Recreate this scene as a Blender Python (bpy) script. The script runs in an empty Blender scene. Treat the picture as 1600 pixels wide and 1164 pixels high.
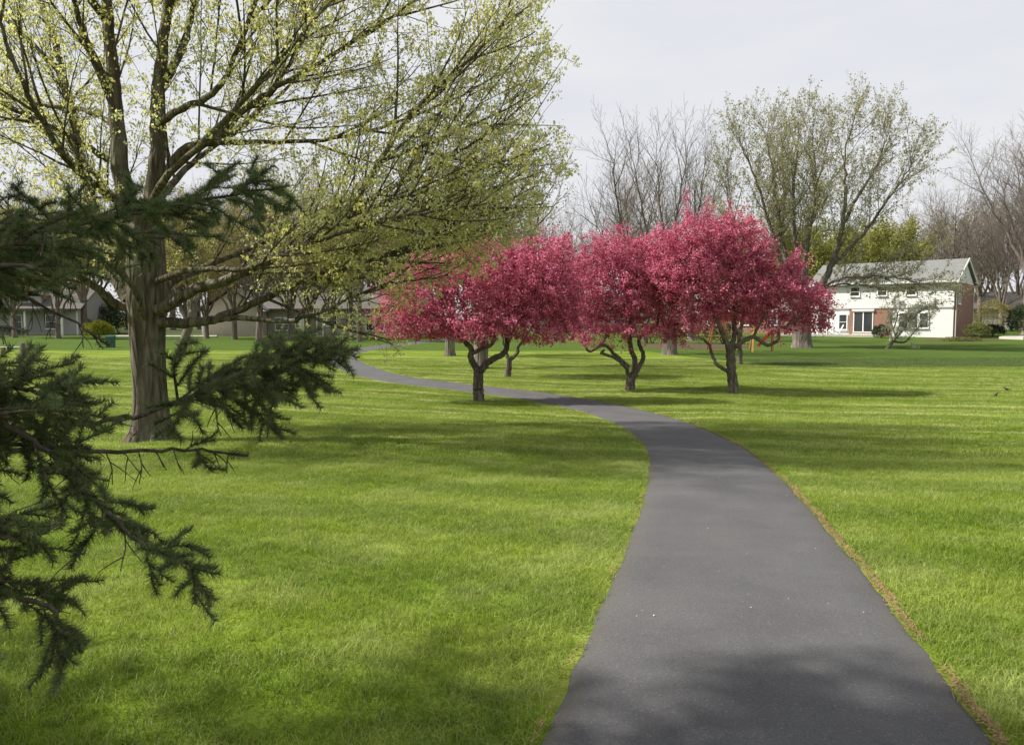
import bpy, math, random
import numpy as np
from mathutils import Vector

# ------------------------------------------------------------------ camera, sky, sun
SC = bpy.context.scene
COL = SC.collection
F, CX, CY, HORIZON, CAMZ = 1200.0, 800.0, 582.0, 505.0, 1.6      # focal length and centre in photo pixels
PITCH = math.atan((CY - HORIZON) / F)
cam_data = bpy.data.cameras.new('camera')
cam_data.sensor_width = 36.0
cam_data.lens = 36.0 * F / 1600.0
cam_data.clip_start = 0.05
cam_data.clip_end = 3000.0
cam = bpy.data.objects.new('camera', cam_data)
COL.objects.link(cam)
cam.location = (0, 0, CAMZ)
cam.rotation_euler = (math.pi / 2 - PITCH, 0, 0)
SC.camera = cam

SUN_EL, SUN_TO = math.radians(45), math.radians(-2)             # light travels towards +x and a little away from the camera
sun_data = bpy.data.lights.new('sun', 'SUN')
sun_data.energy = 5.0
sun_data.angle = math.radians(1.6)
sun_data.color = (1.0, 0.94, 0.84)
sun = bpy.data.objects.new('sun', sun_data)
COL.objects.link(sun)
_travel = Vector((math.cos(SUN_EL) * math.cos(SUN_TO), math.cos(SUN_EL) * math.sin(SUN_TO), -math.sin(SUN_EL)))
sun.rotation_euler = _travel.to_track_quat('-Z', 'Y').to_euler()
sun.location = (-30, -10, 40)

world = bpy.data.worlds.new('World')
SC.world = world
world.use_nodes = True
wn = world.node_tree
wn.nodes.clear()
def _w(t): return wn.nodes.new(t)
sky = _w('ShaderNodeTexSky'); sky.sky_type = 'NISHITA'; sky.sun_disc = False
sky.sun_elevation = SUN_EL
sky.sun_rotation = math.atan2(-_travel.x, -_travel.y)
sky.air_density = 1.2; sky.dust_density = 3.0
bg1 = _w('ShaderNodeBackground'); bg1.inputs[1].default_value = 0.06
wn.links.new(sky.outputs[0], bg1.inputs[0])
tc = _w('ShaderNodeTexCoord'); mp = _w('ShaderNodeMapping'); mp.inputs['Scale'].default_value = (1.0, 1.0, 5.0)
nz = _w('ShaderNodeTexNoise'); nz.inputs['Scale'].default_value = 1.7; nz.inputs['Detail'].default_value = 6; nz.inputs['Roughness'].default_value = 0.52
wn.links.new(tc.outputs['Generated'], mp.inputs[0]); wn.links.new(mp.outputs[0], nz.inputs[0])
cr = _w('ShaderNodeValToRGB')
cr.color_ramp.elements[0].position = 0.34; cr.color_ramp.elements[0].color = (0.70, 0.72, 0.775, 1)
cr.color_ramp.elements[1].position = 0.64; cr.color_ramp.elements[1].color = (0.81, 0.812, 0.825, 1)
wn.links.new(nz.outputs[0], cr.inputs[0])
bg2 = _w('ShaderNodeBackground'); wn.links.new(cr.outputs[0], bg2.inputs[0]); bg2.inputs[1].default_value = 0.70
mx = _w('ShaderNodeMixShader'); mx.inputs[0].default_value = 0.9
wn.links.new(bg1.outputs[0], mx.inputs[1]); wn.links.new(bg2.outputs[0], mx.inputs[2])
wo = _w('ShaderNodeOutputWorld'); wn.links.new(mx.outputs[0], wo.inputs[0])

SC.render.engine = 'CYCLES'
SC.view_settings.view_transform = 'Standard'
SC.view_settings.look = 'None'
SC.view_settings.exposure = 0.68
SC.view_settings.gamma = 1.0
SC.view_settings.use_curve_mapping = False
SC.cycles.use_denoising = True
SC.cycles.denoiser = 'OPENIMAGEDENOISE'
SC.cycles.denoising_input_passes = 'RGB_ALBEDO_NORMAL'
SC.cycles.max_bounces = 6
SC.cycles.transparent_max_bounces = 6
SC.cycles.use_adaptive_sampling = True
SC.cycles.adaptive_threshold = 0.015
SC.cycles.caustics_reflective = False
SC.cycles.caustics_refractive = False

rng = np.random.default_rng(11)
random.seed(11)

# ------------------------------------------------------------------ projection and terrain
_cp, _sp = math.cos(PITCH), math.sin(PITCH)
def ray(x, y):
    dx, dz = (x - CX) / F, (CY - y) / F
    return np.array([dx, _cp + _sp * dz, -_sp + _cp * dz])
def P(x, y, D):                                                  # the point at depth D (metres ahead) seen at a photo pixel
    r = ray(x, y)
    return np.array([0, 0, CAMZ]) + r * (D / r[1])
_tY = np.array([-80, -5, 0, 3, 7, 10, 13, 16, 20, 24, 30, 40, 56, 73, 95, 130, 250, 900], float)
_tZ = np.array([.5, .1, 0, -.14, -.36, -.55, -.73, -.86, -.92, -.90, -.76, -.50, -.12, .26, .6, .9, 2.0, 6.0], float)
_fy = np.arange(-80, 900, 0.25); _fz = np.interp(_fy, _tY, _tZ)
_k = np.exp(-0.5 * (np.arange(-24, 25) * 0.25 / 1.6) ** 2); _k /= _k.sum()
_fz = np.convolve(np.pad(_fz, 24, mode='edge'), _k, mode='valid')
def terr(x, y):
    x = np.asarray(x, float); y = np.asarray(y, float)
    z = np.interp(y, _fy, _fz)
    return z + 0.05 * np.sin(x * .13 + 1.0) * np.sin(y * .11 + .4) * np.clip((y - 5) / 15, 0, 1)
def G(x, y):                                                     # where a photo pixel meets the ground
    r = ray(x, y); t = np.arange(1.0, 500, 0.02)
    pts = np.array([0, 0, CAMZ]) + t[:, None] * r
    below = pts[:, 2] < terr(pts[:, 0], pts[:, 1])
    i = int(np.argmax(below)) if below.any() else len(t) - 1
    return pts[i]
def on_ground(x, y): return np.array([x, y, float(terr(x, y))])

# ------------------------------------------------------------------ scene helpers
def tag(o, label=None, cat=None, group=None, kind=None):
    if label: o['label'] = label
    if cat: o['category'] = cat
    if group: o['group'] = group
    if kind: o['kind'] = kind
    return o
def link(o, parent=None):
    COL.objects.link(o)
    if parent is not None: o.parent = parent
    return o
def empty(name, loc, rz=0.0, parent=None):
    o = bpy.data.objects.new(name, None)
    o.empty_display_size = 0.3
    o.location = loc; o.rotation_euler = (0, 0, rz)
    return link(o, parent)
def mesh_of(name, V, Q=None, T=None, mat=None, smooth=False, attrs=None):
    me = bpy.data.meshes.new(name)
    V = np.asarray(V, np.float32).reshape(-1, 3)
    Q = np.zeros((0, 4), np.int32) if Q is None else np.asarray(Q, np.int32).reshape(-1, 4)
    T = np.zeros((0, 3), np.int32) if T is None else np.asarray(T, np.int32).reshape(-1, 3)
    me.vertices.add(len(V)); me.vertices.foreach_set('co', V.ravel())
    lv = np.concatenate([Q.ravel(), T.ravel()]).astype(np.int32)
    me.loops.add(len(lv)); me.loops.foreach_set('vertex_index', lv)
    npoly = len(Q) + len(T)
    me.polygons.add(npoly)
    starts = np.concatenate([np.arange(len(Q)) * 4, len(Q) * 4 + np.arange(len(T)) * 3]).astype(np.int32)
    me.polygons.foreach_set('loop_start', starts)
    me.polygons.foreach_set('use_smooth', np.full(npoly, bool(smooth)))
    me.update(calc_edges=True)
    for k, a in (attrs or {}).items():
        a = np.asarray(a)
        if a.ndim == 1:
            at = me.attributes.new(k, 'INT' if a.dtype.kind == 'i' else 'FLOAT', 'POINT')
            at.data.foreach_set('value', a.astype(np.int32 if a.dtype.kind == 'i' else np.float32))
    if mat: me.materials.append(mat)
    return me
def obj(name, me, parent=None): return link(bpy.data.objects.new(name, me), parent)

class MB:                                                        # collects boxes, prisms and tubes of ONE mesh object
    def __init__(s): s.V = []; s.Q = []; s.T = []; s.n = 0
    def raw(s, V, Q=(), T=()):
        V = np.asarray(V, float).reshape(-1, 3)
        if len(Q): s.Q.append(np.asarray(Q, int) + s.n)
        if len(T): s.T.append(np.asarray(T, int) + s.n)
        s.V.append(V); s.n += len(V); return s
    def box(s, x0, x1, y0, y1, z0, z1):
        V = [(x, y, z) for z in (z0, z1) for (x, y) in ((x0, y0), (x1, y0), (x1, y1), (x0, y1))]
        return s.raw(V, [(3, 2, 1, 0), (4, 5, 6, 7), (0, 1, 5, 4), (1, 2, 6, 5), (2, 3, 7, 6), (3, 0, 4, 7)])
    def hull8(s, V): return s.raw(V, [(3, 2, 1, 0), (4, 5, 6, 7), (0, 1, 5, 4), (1, 2, 6, 5), (2, 3, 7, 6), (3, 0, 4, 7)])
    def bar(s, a, b, w, h=None, up=(0, 0, 1)):                   # a beam of rectangular section from a to b
        a = np.asarray(a, float); b = np.asarray(b, float); h = h or w
        d = unit(b - a); u = np.asarray(up, float)
        if abs(d @ u) > .95: u = np.array([1., 0, 0])
        sd = unit(np.cross(d, u)); u = np.cross(sd, d)
        c = [(-1, -1), (1, -1), (1, 1), (-1, 1)]
        return s.hull8([q + sd * i * w / 2 + u * j * h / 2 for q in (a, b) for i, j in c])
    def tube(s, Pts, R, k=6, cap=True):
        V, Q = tube_geo(np.asarray(Pts, float), np.asarray(R, float) * np.ones(len(Pts)), k)
        n0 = len(V); T = []
        if cap:
            V = np.vstack([V, Pts[0], Pts[-1]])
            T = [(n0, (j + 1) % k, j) for j in range(k)] + [(n0 + 1, n0 - k + j, n0 - k + (j + 1) % k) for j in range(k)]
        return s.raw(V, Q, T)
    def lathe(s, prof, k=12, c=(0, 0, 0), sx=1, sy=1):
        prof = np.asarray(prof, float); a = np.arange(k) / k * 2 * math.pi; m = len(prof)
        V = np.stack([np.outer(prof[:, 0], np.cos(a)) * sx + c[0], np.outer(prof[:, 0], np.sin(a)) * sy + c[1], np.repeat(prof[:, 1:2], k, 1) + c[2]], -1).reshape(-1, 3)
        Q = [(i * k + j, i * k + (j + 1) % k, (i + 1) * k + (j + 1) % k, (i + 1) * k + j) for i in range(m - 1) for j in range(k)]
        return s.raw(V, Q)
    def mesh(s, name, mat, smooth=False):
        return mesh_of(name, np.vstack(s.V), np.vstack(s.Q) if s.Q else None, np.vstack(s.T) if s.T else None, mat, smooth)
    def build(s, name, mat, parent=None, smooth=False): return obj(name, s.mesh(name, mat, smooth), parent)

def unit(v):
    v = np.asarray(v, float); n = np.linalg.norm(v)
    return v / n if n > 1e-9 else np.array([0, 0, 1.0])
_ring = {k: np.stack([np.cos(np.arange(k) / k * 2 * math.pi), np.sin(np.arange(k) / k * 2 * math.pi)], -1) for k in range(3, 33)}
_rq = {}
def tube_geo(Pts, R, k):
    n = len(Pts)
    T = np.empty_like(Pts); T[1:-1] = Pts[2:] - Pts[:-2]; T[0] = Pts[1] - Pts[0]; T[-1] = Pts[-1] - Pts[-2]
    T /= np.linalg.norm(T, axis=1, keepdims=True) + 1e-12
    m = np.abs(T.mean(0)); ref = np.zeros(3); ref[int(np.argmin(m))] = 1
    N = ref - (T @ ref)[:, None] * T; N /= np.linalg.norm(N, axis=1, keepdims=True) + 1e-12
    B = np.cross(T, N); c = _ring[k]
    V = (Pts[:, None] + R[:, None, None] * (c[None, :, 0:1] * N[:, None] + c[None, :, 1:2] * B[:, None])).reshape(-1, 3)
    key = (n, k)
    if key not in _rq:
        i, j = np.meshgrid(np.arange(n - 1), np.arange(k), indexing='ij'); j2 = (j + 1) % k
        _rq[key] = np.stack([i * k + j, i * k + j2, (i + 1) * k + j2, (i + 1) * k + j], -1).reshape(-1, 4)
    return V, _rq[key]

# ------------------------------------------------------------------ materials
class NT:
    def __init__(s, name):
        s.m = bpy.data.materials.new(name); s.m.use_nodes = True; s.t = s.m.node_tree; s.t.nodes.clear()
        s.out = s.n('ShaderNodeOutputMaterial')
    def n(s, t, **kw):
        nd = s.t.nodes.new(t)
        for k, v in kw.items(): setattr(nd, k, v)
        return nd
    def l(s, a, b): s.t.links.new(a, b)
    def val(s, sock, v):
        if isinstance(v, bpy.types.NodeSocket): s.l(v, sock)
        elif v is not None: sock.default_value = (*v, 1) if (hasattr(v, '__len__') and len(v) == 3 and len(sock.default_value) == 4) else v
    def math(s, op, a, b=None, c=None, clamp=False):
        nd = s.n('ShaderNodeMath', operation=op, use_clamp=clamp)
        for i, v in enumerate((a, b, c)):
            if v is not None: s.val(nd.inputs[i], v)
        return nd.outputs[0]
    def mix(s, f, a, b, blend='MIX'):
        nd = s.n('ShaderNodeMix', data_type='RGBA', blend_type=blend)
        s.val(nd.inputs[0], f); s.val(nd.inputs[6], a); s.val(nd.inputs[7], b)
        return nd.outputs[2]
    def pos(s): return s.n('ShaderNodeNewGeometry').outputs['Position']
    def objc(s): return s.n('ShaderNodeTexCoord').outputs['Object']
    def sep(s, v): nd = s.n('ShaderNodeSeparateXYZ'); s.l(v, nd.inputs[0]); return nd.outputs
    def mapping(s, v, scale=(1, 1, 1), rot=(0, 0, 0)):
        nd = s.n('ShaderNodeMapping'); nd.inputs['Scale'].default_value = scale; nd.inputs['Rotation'].default_value = rot
        s.l(v, nd.inputs[0]); return nd.outputs[0]
    def noise(s, v, scale, detail=3, rough=.55, dist=0):
        nd = s.n('ShaderNodeTexNoise'); nd.inputs['Scale'].default_value = scale; nd.inputs['Detail'].default_value = detail
        nd.inputs['Roughness'].default_value = rough; nd.inputs['Distortion'].default_value = dist
        if v is not None: s.l(v, nd.inputs[0])
        return nd.outputs[0]
    def ramp(s, f, lo, hi, clamp=True):
        nd = s.n('ShaderNodeMapRange'); nd.interpolation_type = 'SMOOTHSTEP'
        s.val(nd.inputs[0], f); nd.inputs[1].default_value = lo; nd.inputs[2].default_value = hi
        return nd.outputs[0]
    def attr(s, name): return s.n('ShaderNodeAttribute', attribute_name=name).outputs['Fac']
    def bump(s, h, strength=.3, dist=.02):
        nd = s.n('ShaderNodeBump'); nd.inputs['Strength'].default_value = strength; nd.inputs['Distance'].default_value = dist
        s.l(h, nd.inputs['Height']); return nd.outputs[0]
    def bsdf(s, color, rough=.7, normal=None, spec=.3, metal=0.0):
        nd = s.n('ShaderNodeBsdfPrincipled'); s.val(nd.inputs['Base Color'], color); s.val(nd.inputs['Roughness'], rough)
        nd.inputs['Specular IOR Level'].default_value = spec; nd.inputs['Metallic'].default_value = metal
        if normal is not None: s.l(normal, nd.inputs['Normal'])
        return nd.outputs[0]
    def done(s, sh): s.l(sh, s.out.inputs[0]); return s.m

def paint(name, c, rough=.6, var=.12, scale=3.0, spec=.3, bump=0.0):
    n = NT(name); p = n.objc()
    f = n.noise(p, scale, 4)
    col = n.mix(f, tuple(v * (1 - var) for v in c), tuple(min(1, v * (1 + var)) for v in c))
    nm = n.bump(n.noise(p, scale * 9, 3), bump, .01) if bump else None
    return n.done(n.bsdf(col, rough, nm, spec))
def bark(name, a, b, scale=9.0, stretch=.16, strength=.9, depth=.03, lichen=None, vscale=5.0):
    n = NT(name); p = n.mapping(n.objc(), (1, 1, stretch))
    f = n.noise(p, scale, 6, .62, .4); f2 = n.noise(n.objc(), 1.3, 3)
    vo = n.n('ShaderNodeTexVoronoi', feature='DISTANCE_TO_EDGE'); vo.inputs['Scale'].default_value = vscale
    n.l(n.mapping(p, (1, 1, 1)), vo.inputs['Vector'])
    crack = n.ramp(vo.outputs['Distance'], 0.0, 0.22)
    col = n.mix(n.ramp(f, .3, .7), a, b)
    col = n.mix(n.math('MULTIPLY', n.math('SUBTRACT', 1.0, crack), .45), col, tuple(v * .45 for v in a))
    if lichen: col = n.mix(n.math('MULTIPLY', n.ramp(f2, .52, .68), .6), col, lichen)
    h = n.math('ADD', f, n.math('MULTIPLY', crack, .6))
    return n.done(n.bsdf(col, .9, n.bump(h, strength, depth), .15))
def leaf(name, a, b, c=None, transl=.38, rough=.6):
    n = NT(name); r = n.attr('rnd')
    col = n.mix(r, a, b)
    if c: col = n.mix(n.math('MULTIPLY', n.ramp(n.noise(n.objc(), 1.1, 3), .42, .66), .75), col, c)
    sh = n.n('ShaderNodeMixShader'); sh.inputs[0].default_value = transl
    tr = n.n('ShaderNodeBsdfTranslucent'); n.l(col, tr.inputs[0])
    n.l(n.bsdf(col, rough, None, .2), sh.inputs[1]); n.l(tr.outputs[0], sh.inputs[2])
    return n.done(sh.outputs[0])

def lawn_colour(n):
    p = n.pos(); x, y, z = n.sep(p)
    big = n.noise(p, .22, 3); mid = n.noise(p, 1.3, 4); fine = n.noise(p, 14, 3)
    col = n.mix(n.ramp(big, .3, .7), (.150, .222, .014), (.228, .298, .042))
    col = n.mix(n.math('MULTIPLY', n.ramp(mid, .40, .75), .5), col, (.330, .380, .115))
    # mowing: broad alternating passes plus pale lines of clippings between them
    wob = n.math('MULTIPLY', n.math('SUBTRACT', n.noise(p, .07, 2), .5), 7.0)
    s = n.math('ADD', n.math('ADD', y, n.math('MULTIPLY', x, .33)), wob)
    ph = n.math('FRACT', n.math('DIVIDE', s, 2.3))
    band = n.ramp(n.math('ABSOLUTE', n.math('SUBTRACT', ph, .5)), .17, .33)
    col = n.mix(n.math('MULTIPLY', band, .46), col, (.088, .150, .010))
    ph2 = n.math('FRACT', n.math('DIVIDE', n.math('ADD', s, n.math('MULTIPLY', mid, .5)), 1.15))
    thin = n.ramp(n.math('ABSOLUTE', n.math('SUBTRACT', ph2, .5)), .38, .5)
    patchy = n.math('MULTIPLY', thin, n.ramp(n.noise(n.mapping(p, (.12, .5, 1)), 1.0, 3), .42, .62))
    far = n.ramp(y, 9.0, 22.0)
    col = n.mix(n.math('MULTIPLY', n.math('MULTIPLY', patchy, far), .9), col, (.50, .50, .20))
    col = n.mix(n.math('MULTIPLY', n.ramp(fine, .3, .8), .25), col, (.055, .098, .008))
    # the gardens behind the common: a darker, bluer turf starting at the boundary
    edge = n.math('ADD', n.math('SUBTRACT', y, n.math('MULTIPLY', x, -.02)), n.math('MULTIPLY', n.math('SUBTRACT', n.noise(p, .12, 2), .5), 5.0))
    lim = n.math('ADD', 38.0, n.math('MULTIPLY', n.ramp(n.math('MULTIPLY', x, -1.0), -14.0, -8.0), 13.0))
    dark = n.ramp(n.math('SUBTRACT', edge, lim), -.6, .9)
    return n.mix(n.math('MULTIPLY', dark, .88), col, n.mix(mid, (.050, .092, .018), (.074, .120, .026)))

M = {}
n = NT('lawn'); c = lawn_colour(n)
M['lawn'] = n.done(n.bsdf(n.mix(.22, c, (.03, .045, .008)), .95, n.bump(n.noise(n.pos(), 26, 4), .9, .05), .05))
n = NT('grass_blade'); c = lawn_colour(n); r = n.attr('rnd')
c = n.mix(n.ramp(r, .0, .75), n.mix(1.0, c, (.72, .82, .7), 'MULTIPLY'), n.mix(1.0, c, (1.85, 1.7, 2.4), 'MULTIPLY'))
c = n.mix(n.math('MULTIPLY', n.ramp(r, .955, .96), .8), c, (.40, .36, .16))
sh = n.n('ShaderNodeMixShader'); sh.inputs[0].default_value = .42
tr = n.n('ShaderNodeBsdfTranslucent'); n.l(c, tr.inputs[0])
n.l(n.bsdf(c, .45, None, .35), sh.inputs[1]); n.l(tr.outputs[0], sh.inputs[2])
M['blade'] = n.done(sh.outputs[0])
M['dry'] = leaf('dry_grass', (.24, .165, .07), (.38, .28, .13), (.16, .12, .05), .2)
M['petal'] = paint('petal', (.72, .68, .62), .6)

n = NT('asphalt'); p = n.pos(); u = n.attr('u')
f1 = n.noise(p, 90, 4, .75); f2 = n.noise(p, 1.1, 4); f3 = n.noise(p, 34, 4); f4 = n.noise(p, 7, 5)
col = n.mix(n.ramp(f2, .3, .7), (.070, .070, .074), (.088, .088, .091))
col = n.mix(n.math('MULTIPLY', n.ramp(f4, .5, .8), .22), col, (.050, .050, .054))
col = n.mix(n.math('MULTIPLY', n.ramp(f1, .54, .66), .6), col, (.20, .197, .19))
col = n.mix(n.math('MULTIPLY', n.ramp(f3, .62, .8), .35), col, (.10, .098, .092))
seam = n.math('SUBTRACT', 1.0, n.ramp(n.math('ABSOLUTE', n.math('ADD', u, n.math('MULTIPLY', n.math('SUBTRACT', f4, .5), .03))), .0, .02))
col = n.mix(n.math('MULTIPLY', seam, .05), col, (.03, .03, .032))
edge = n.ramp(n.math('ADD', n.math('ABSOLUTE', u), n.math('MULTIPLY', n.math('SUBTRACT', f4, .5), .16)), .40, .50)
col = n.mix(n.math('MULTIPLY', edge, .35), col, (.10, .083, .055))
col = n.mix(n.math('MULTIPLY', n.ramp(n.noise(p, 60, 3, .7), .55, .68), .5), col, (.034, .034, .037))
hh = n.math('ADD', f1, n.math('MULTIPLY', f3, .8))
M['asphalt'] = n.done(n.bsdf(col, .88, n.bump(hh, .5, .006), .25))

M['maple_bark'] = bark('maple_bark', (.085, .070, .050), (.20, .172, .128), 7.5, .14, 1.0, .09, (.20, .20, .15), 6.5)
M['maple_leaf'] = leaf('maple_leaf', (.50, .51, .20), (.62, .58, .18), (.48, .52, .27), .66)
M['crab_bark'] = bark('crab_bark', (.085, .068, .055), (.20, .175, .145), 13, .3, 1.0, .03, (.24, .24, .19), 9)
n = NT('blossom'); r = n.attr('rnd')
c = n.mix(n.ramp(r, .0, 1.0), (.43, .052, .135), (.84, .33, .45))
c = n.mix(n.math('MULTIPLY', n.ramp(n.noise(n.objc(), 1.3, 4), .45, .62), .6), c, (.40, .050, .13))
c = n.mix(n.ramp(n.noise(n.objc(), 3.1, 2), .62, .74), c, (.82, .30, .43))
c = n.mix(n.ramp(r, .955, .965), c, (.17, .085, .045))
sh = n.n('ShaderNodeMixShader'); sh.inputs[0].default_value = .36
tr = n.n('ShaderNodeBsdfTranslucent'); n.l(c, tr.inputs[0]); n.l(n.bsdf(c, .6, None, .2), sh.inputs[1]); n.l(tr.outputs[0], sh.inputs[2])
M['blossom'] = n.done(sh.outputs[0])
M['grey_bark'] = bark('grey_bark', (.115, .10, .084), (.23, .20, .17), 6, .16, .9, .04, None, 4)
M['brown_bark'] = bark('brown_bark', (.12, .095, .075), (.225, .185, .15), 6, .16, .8, .04, None, 4)
M['twig'] = bark('twig_bark', (.15, .128, .112), (.25, .215, .19), 3, .3, .3, .02, None, 4)
M['silver_leaf'] = leaf('silver_leaf', (.28, .285, .135), (.39, .385, .19), (.31, .28, .15), .48)
M['olive_leaf'] = leaf('olive_leaf', (.20, .19, .05), (.31, .28, .08), (.22, .17, .06), .45)
M['lime_leaf'] = leaf('lime_leaf', (.25, .27, .06), (.36, .36, .09), (.23, .235, .075), .45)
M['white_bloom'] = leaf('white_bloom', (.58, .56, .42), (.78, .76, .62), (.42, .43, .24), .35)
M['evergreen'] = leaf('evergreen', (.018, .036, .012), (.045, .072, .022), (.03, .05, .018), .2)
M['shrub_leaf'] = leaf('shrub_leaf', (.10, .13, .03), (.19, .20, .06), (.14, .12, .05), .35)
M['yellow_shrub'] = leaf('yellow_shrub', (.22, .25, .02), (.34, .34, .035), (.15, .19, .015), .4)
M['needle'] = leaf('needle', (.075, .110, .045), (.20, .24, .105), (.13, .15, .07), .3, .5)
M['spruce_bark'] = bark('spruce_bark', (.075, .06, .048), (.17, .14, .115), 30, .5, .8, .01, None, 18)
M['far_twigs'] = leaf('far_twigs', (.15, .13, .10), (.25, .22, .16), (.22, .21, .09), .3)
M['mulch'] = paint('mulch', (.085, .060, .042), .95, .4, 9, .1, .8)
M['concrete'] = paint('concrete', (.46, .43, .38), .85, .12, 2, .2, .2)

# ------------------------------------------------------------------ ground, path, grass
def axis(step, lim, far):
    a = list(np.arange(0, lim, step)); s = step
    while a[-1] < far: s *= 1.25; a.append(a[-1] + s)
    return np.array(a)
_ax = axis(.5, 34, 900); xs = np.concatenate([-_ax[:0:-1], _ax])
_ay = axis(.4, 66, 890); ys = np.concatenate([-np.arange(2, 80, 3.0)[::-1], _ay])
X, Y = np.meshgrid(xs, ys, indexing='ij')
Z = terr(X, Y); nx, ny = X.shape
ii, jj = np.meshgrid(np.arange(nx - 1), np.arange(ny - 1), indexing='ij')
Q = np.stack([ii * ny + jj, (ii + 1) * ny + jj, (ii + 1) * ny + jj + 1, ii * ny + jj + 1], -1).reshape(-1, 4)
lawn = obj('lawn', mesh_of('lawn', np.stack([X, Y, Z], -1), Q, None, M['lawn'], True))
tag(lawn, 'wide mown green lawn of the park common', 'lawn', kind='structure')

_c = np.array([(-.55, -4), (.02, -1.4), (.55, .9), (1.07, 3.1), (1.30, 4.0), (1.72, 5.63), (2.02, 6.9), (2.38, 8.5), (2.92, 11.1), (3.38, 13.9), (3.55, 16.6), (3.36, 19.5),
               (2.62, 22.4), (1.62, 24.4), (.55, 26.1), (-1.2, 28.05), (-3.15, 30.0), (-4.95, 32.1), (-7.0, 36), (-9.35, 42.2), (-10.5, 47.5), (-10.1, 53), (-8.5, 60), (-5.5, 67), (-1, 73), (6, 80)], float)
def catmull(C, m=14):
    out = []
    for i in range(1, len(C) - 2):
        p0, p1, p2, p3 = C[i - 1], C[i], C[i + 1], C[i + 2]
        for t in np.arange(m) / m:
            out.append(.5 * (2 * p1 + (p2 - p0) * t + (2 * p0 - 5 * p1 + 4 * p2 - p3) * t * t + (3 * p1 - p0 - 3 * p2 + p3) * t ** 3))
    return np.array(out)
CL = catmull(np.array(_c))
_d = np.concatenate([[0], np.cumsum(np.linalg.norm(np.diff(CL, axis=0), axis=1))])
_s = np.arange(0, _d[-1], .12)
CL = np.stack([np.interp(_s, _d, CL[:, k]) for k in (0, 1)], -1)
TAN = np.gradient(CL, axis=0); TAN /= np.linalg.norm(TAN, axis=1, keepdims=True)
NRM = np.stack([TAN[:, 1], -TAN[:, 0]], -1)                       # to the right of travel
PW = 1.84
def wav(s, seed):
    r = np.random.default_rng(seed); o = np.zeros_like(s)
    for fr, a in ((.35, .012), (1.1, .006), (2.7, .006), (6.5, .008), (13, .007)):
        o += a * np.sin(s * fr * (1 + .1 * r.random()) + r.random() * 6.3)
    return o
eL, eR = PW / 2 + wav(_s, 1), PW / 2 + wav(_s, 2)
us = np.array([-1, -.93, -.7, -.35, 0, .35, .7, .93, 1.0])
off = np.where(us[None] < 0, us[None] * eL[:, None], us[None] * eR[:, None])
px = CL[:, None, 0] + NRM[:, None, 0] * off; py = CL[:, None, 1] + NRM[:, None, 1] * off
pz = terr(px, py) + .016 + .012 * (1 - us[None] ** 2); pz[:, [0, -1]] -= .02
m_, k_ = px.shape
ii, jj = np.meshgrid(np.arange(m_ - 1), np.arange(k_ - 1), indexing='ij')
Q = np.stack([ii * k_ + jj, ii * k_ + jj + 1, (ii + 1) * k_ + jj + 1, (ii + 1) * k_ + jj], -1).reshape(-1, 4)
path = obj('path', mesh_of('path', np.stack([px, py, pz], -1), Q, None, M['asphalt'], True, {'u': np.broadcast_to(us / 2, px.shape).ravel().copy()}))
tag(path, 'dark grey asphalt path winding across the lawn', 'path', kind='structure')
def path_dist(x, y):
    out = np.empty(len(x))
    for a in range(0, len(x), 4000):
        dd = (x[a:a + 4000, None] - CL[None, ::2, 0]) ** 2 + (y[a:a + 4000, None] - CL[None, ::2, 1]) ** 2
        out[a:a + 4000] = np.sqrt(dd.min(1))
    return out

def blades(pos, h, w, lean, r):
    """grass blades: a bent strip of three triangles each"""
    k = len(pos); az = r.random(k) * 2 * math.pi; fa = r.random(k) * 2 * math.pi
    L = h * (.55 + .75 * r.random(k)); W = w * (.7 + .6 * r.random(k)); le = lean * (.3 + 1.1 * r.random(k))
    side = np.stack([np.cos(fa), np.sin(fa), 0 * fa], -1) * (W / 2)[:, None]
    dr = np.stack([np.cos(az), np.sin(az), 0 * az], -1)
    up = np.array([0, 0, 1.0])
    mid = pos + up * (L * .55)[:, None] + dr * (L * le * .35)[:, None]
    tip = pos + up * (L * (1 - .25 * le))[:, None] + dr * (L * le * 1.05)[:, None]
    V = np.stack([pos - side, pos + side, mid + side * .8, mid - side * .8, tip], 1).reshape(-1, 3)
    b = np.arange(k)[:, None] * 5
    return V, b + np.array([[0, 1, 2, 3]]), b + np.array([[3, 2, 4]]), np.repeat(r.random(k), 5)
def patch_mesh(name, size, count, h, w, lean, seed, clump=0.0):
    r = np.random.default_rng(seed)
    p = np.zeros((count, 3)); p[:, :2] = (r.random((count, 2)) - .5) * size; p[:, 2] = -.01
    if clump:
        cc = (r.random((max(3, int(count / 22)), 2)) - .5) * size
        i = r.integers(0, len(cc), count); p[:, :2] = cc[i] + r.normal(0, clump, (count, 2))
    V, Q, T, a = blades(p, h, w, lean, r)
    return mesh_of(name, V, Q, T, M['blade'], False, {'rnd': a})
PATCH = [patch_mesh('turf_a', .56, 1150, .058, .0036, .8, 1), patch_mesh('turf_b', .56, 1150, .064, .0036, .9, 2), patch_mesh('turf_c', .56, 1050, .058, .0038, .95, 3, .045),
         patch_mesh('turf_far_a', .95, 950, .060, .0085, .8, 4), patch_mesh('turf_far_b', .95, 950, .066, .0085, .8, 5),
         patch_mesh('tuft_a', .13, 58, .062, .0036, 1.0, 6), patch_mesh('tuft_b', .13, 58, .072, .0036, 1.1, 7),
         patch_mesh('tuft_far', .3, 90, .062, .0075, .9, 8)]
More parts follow.
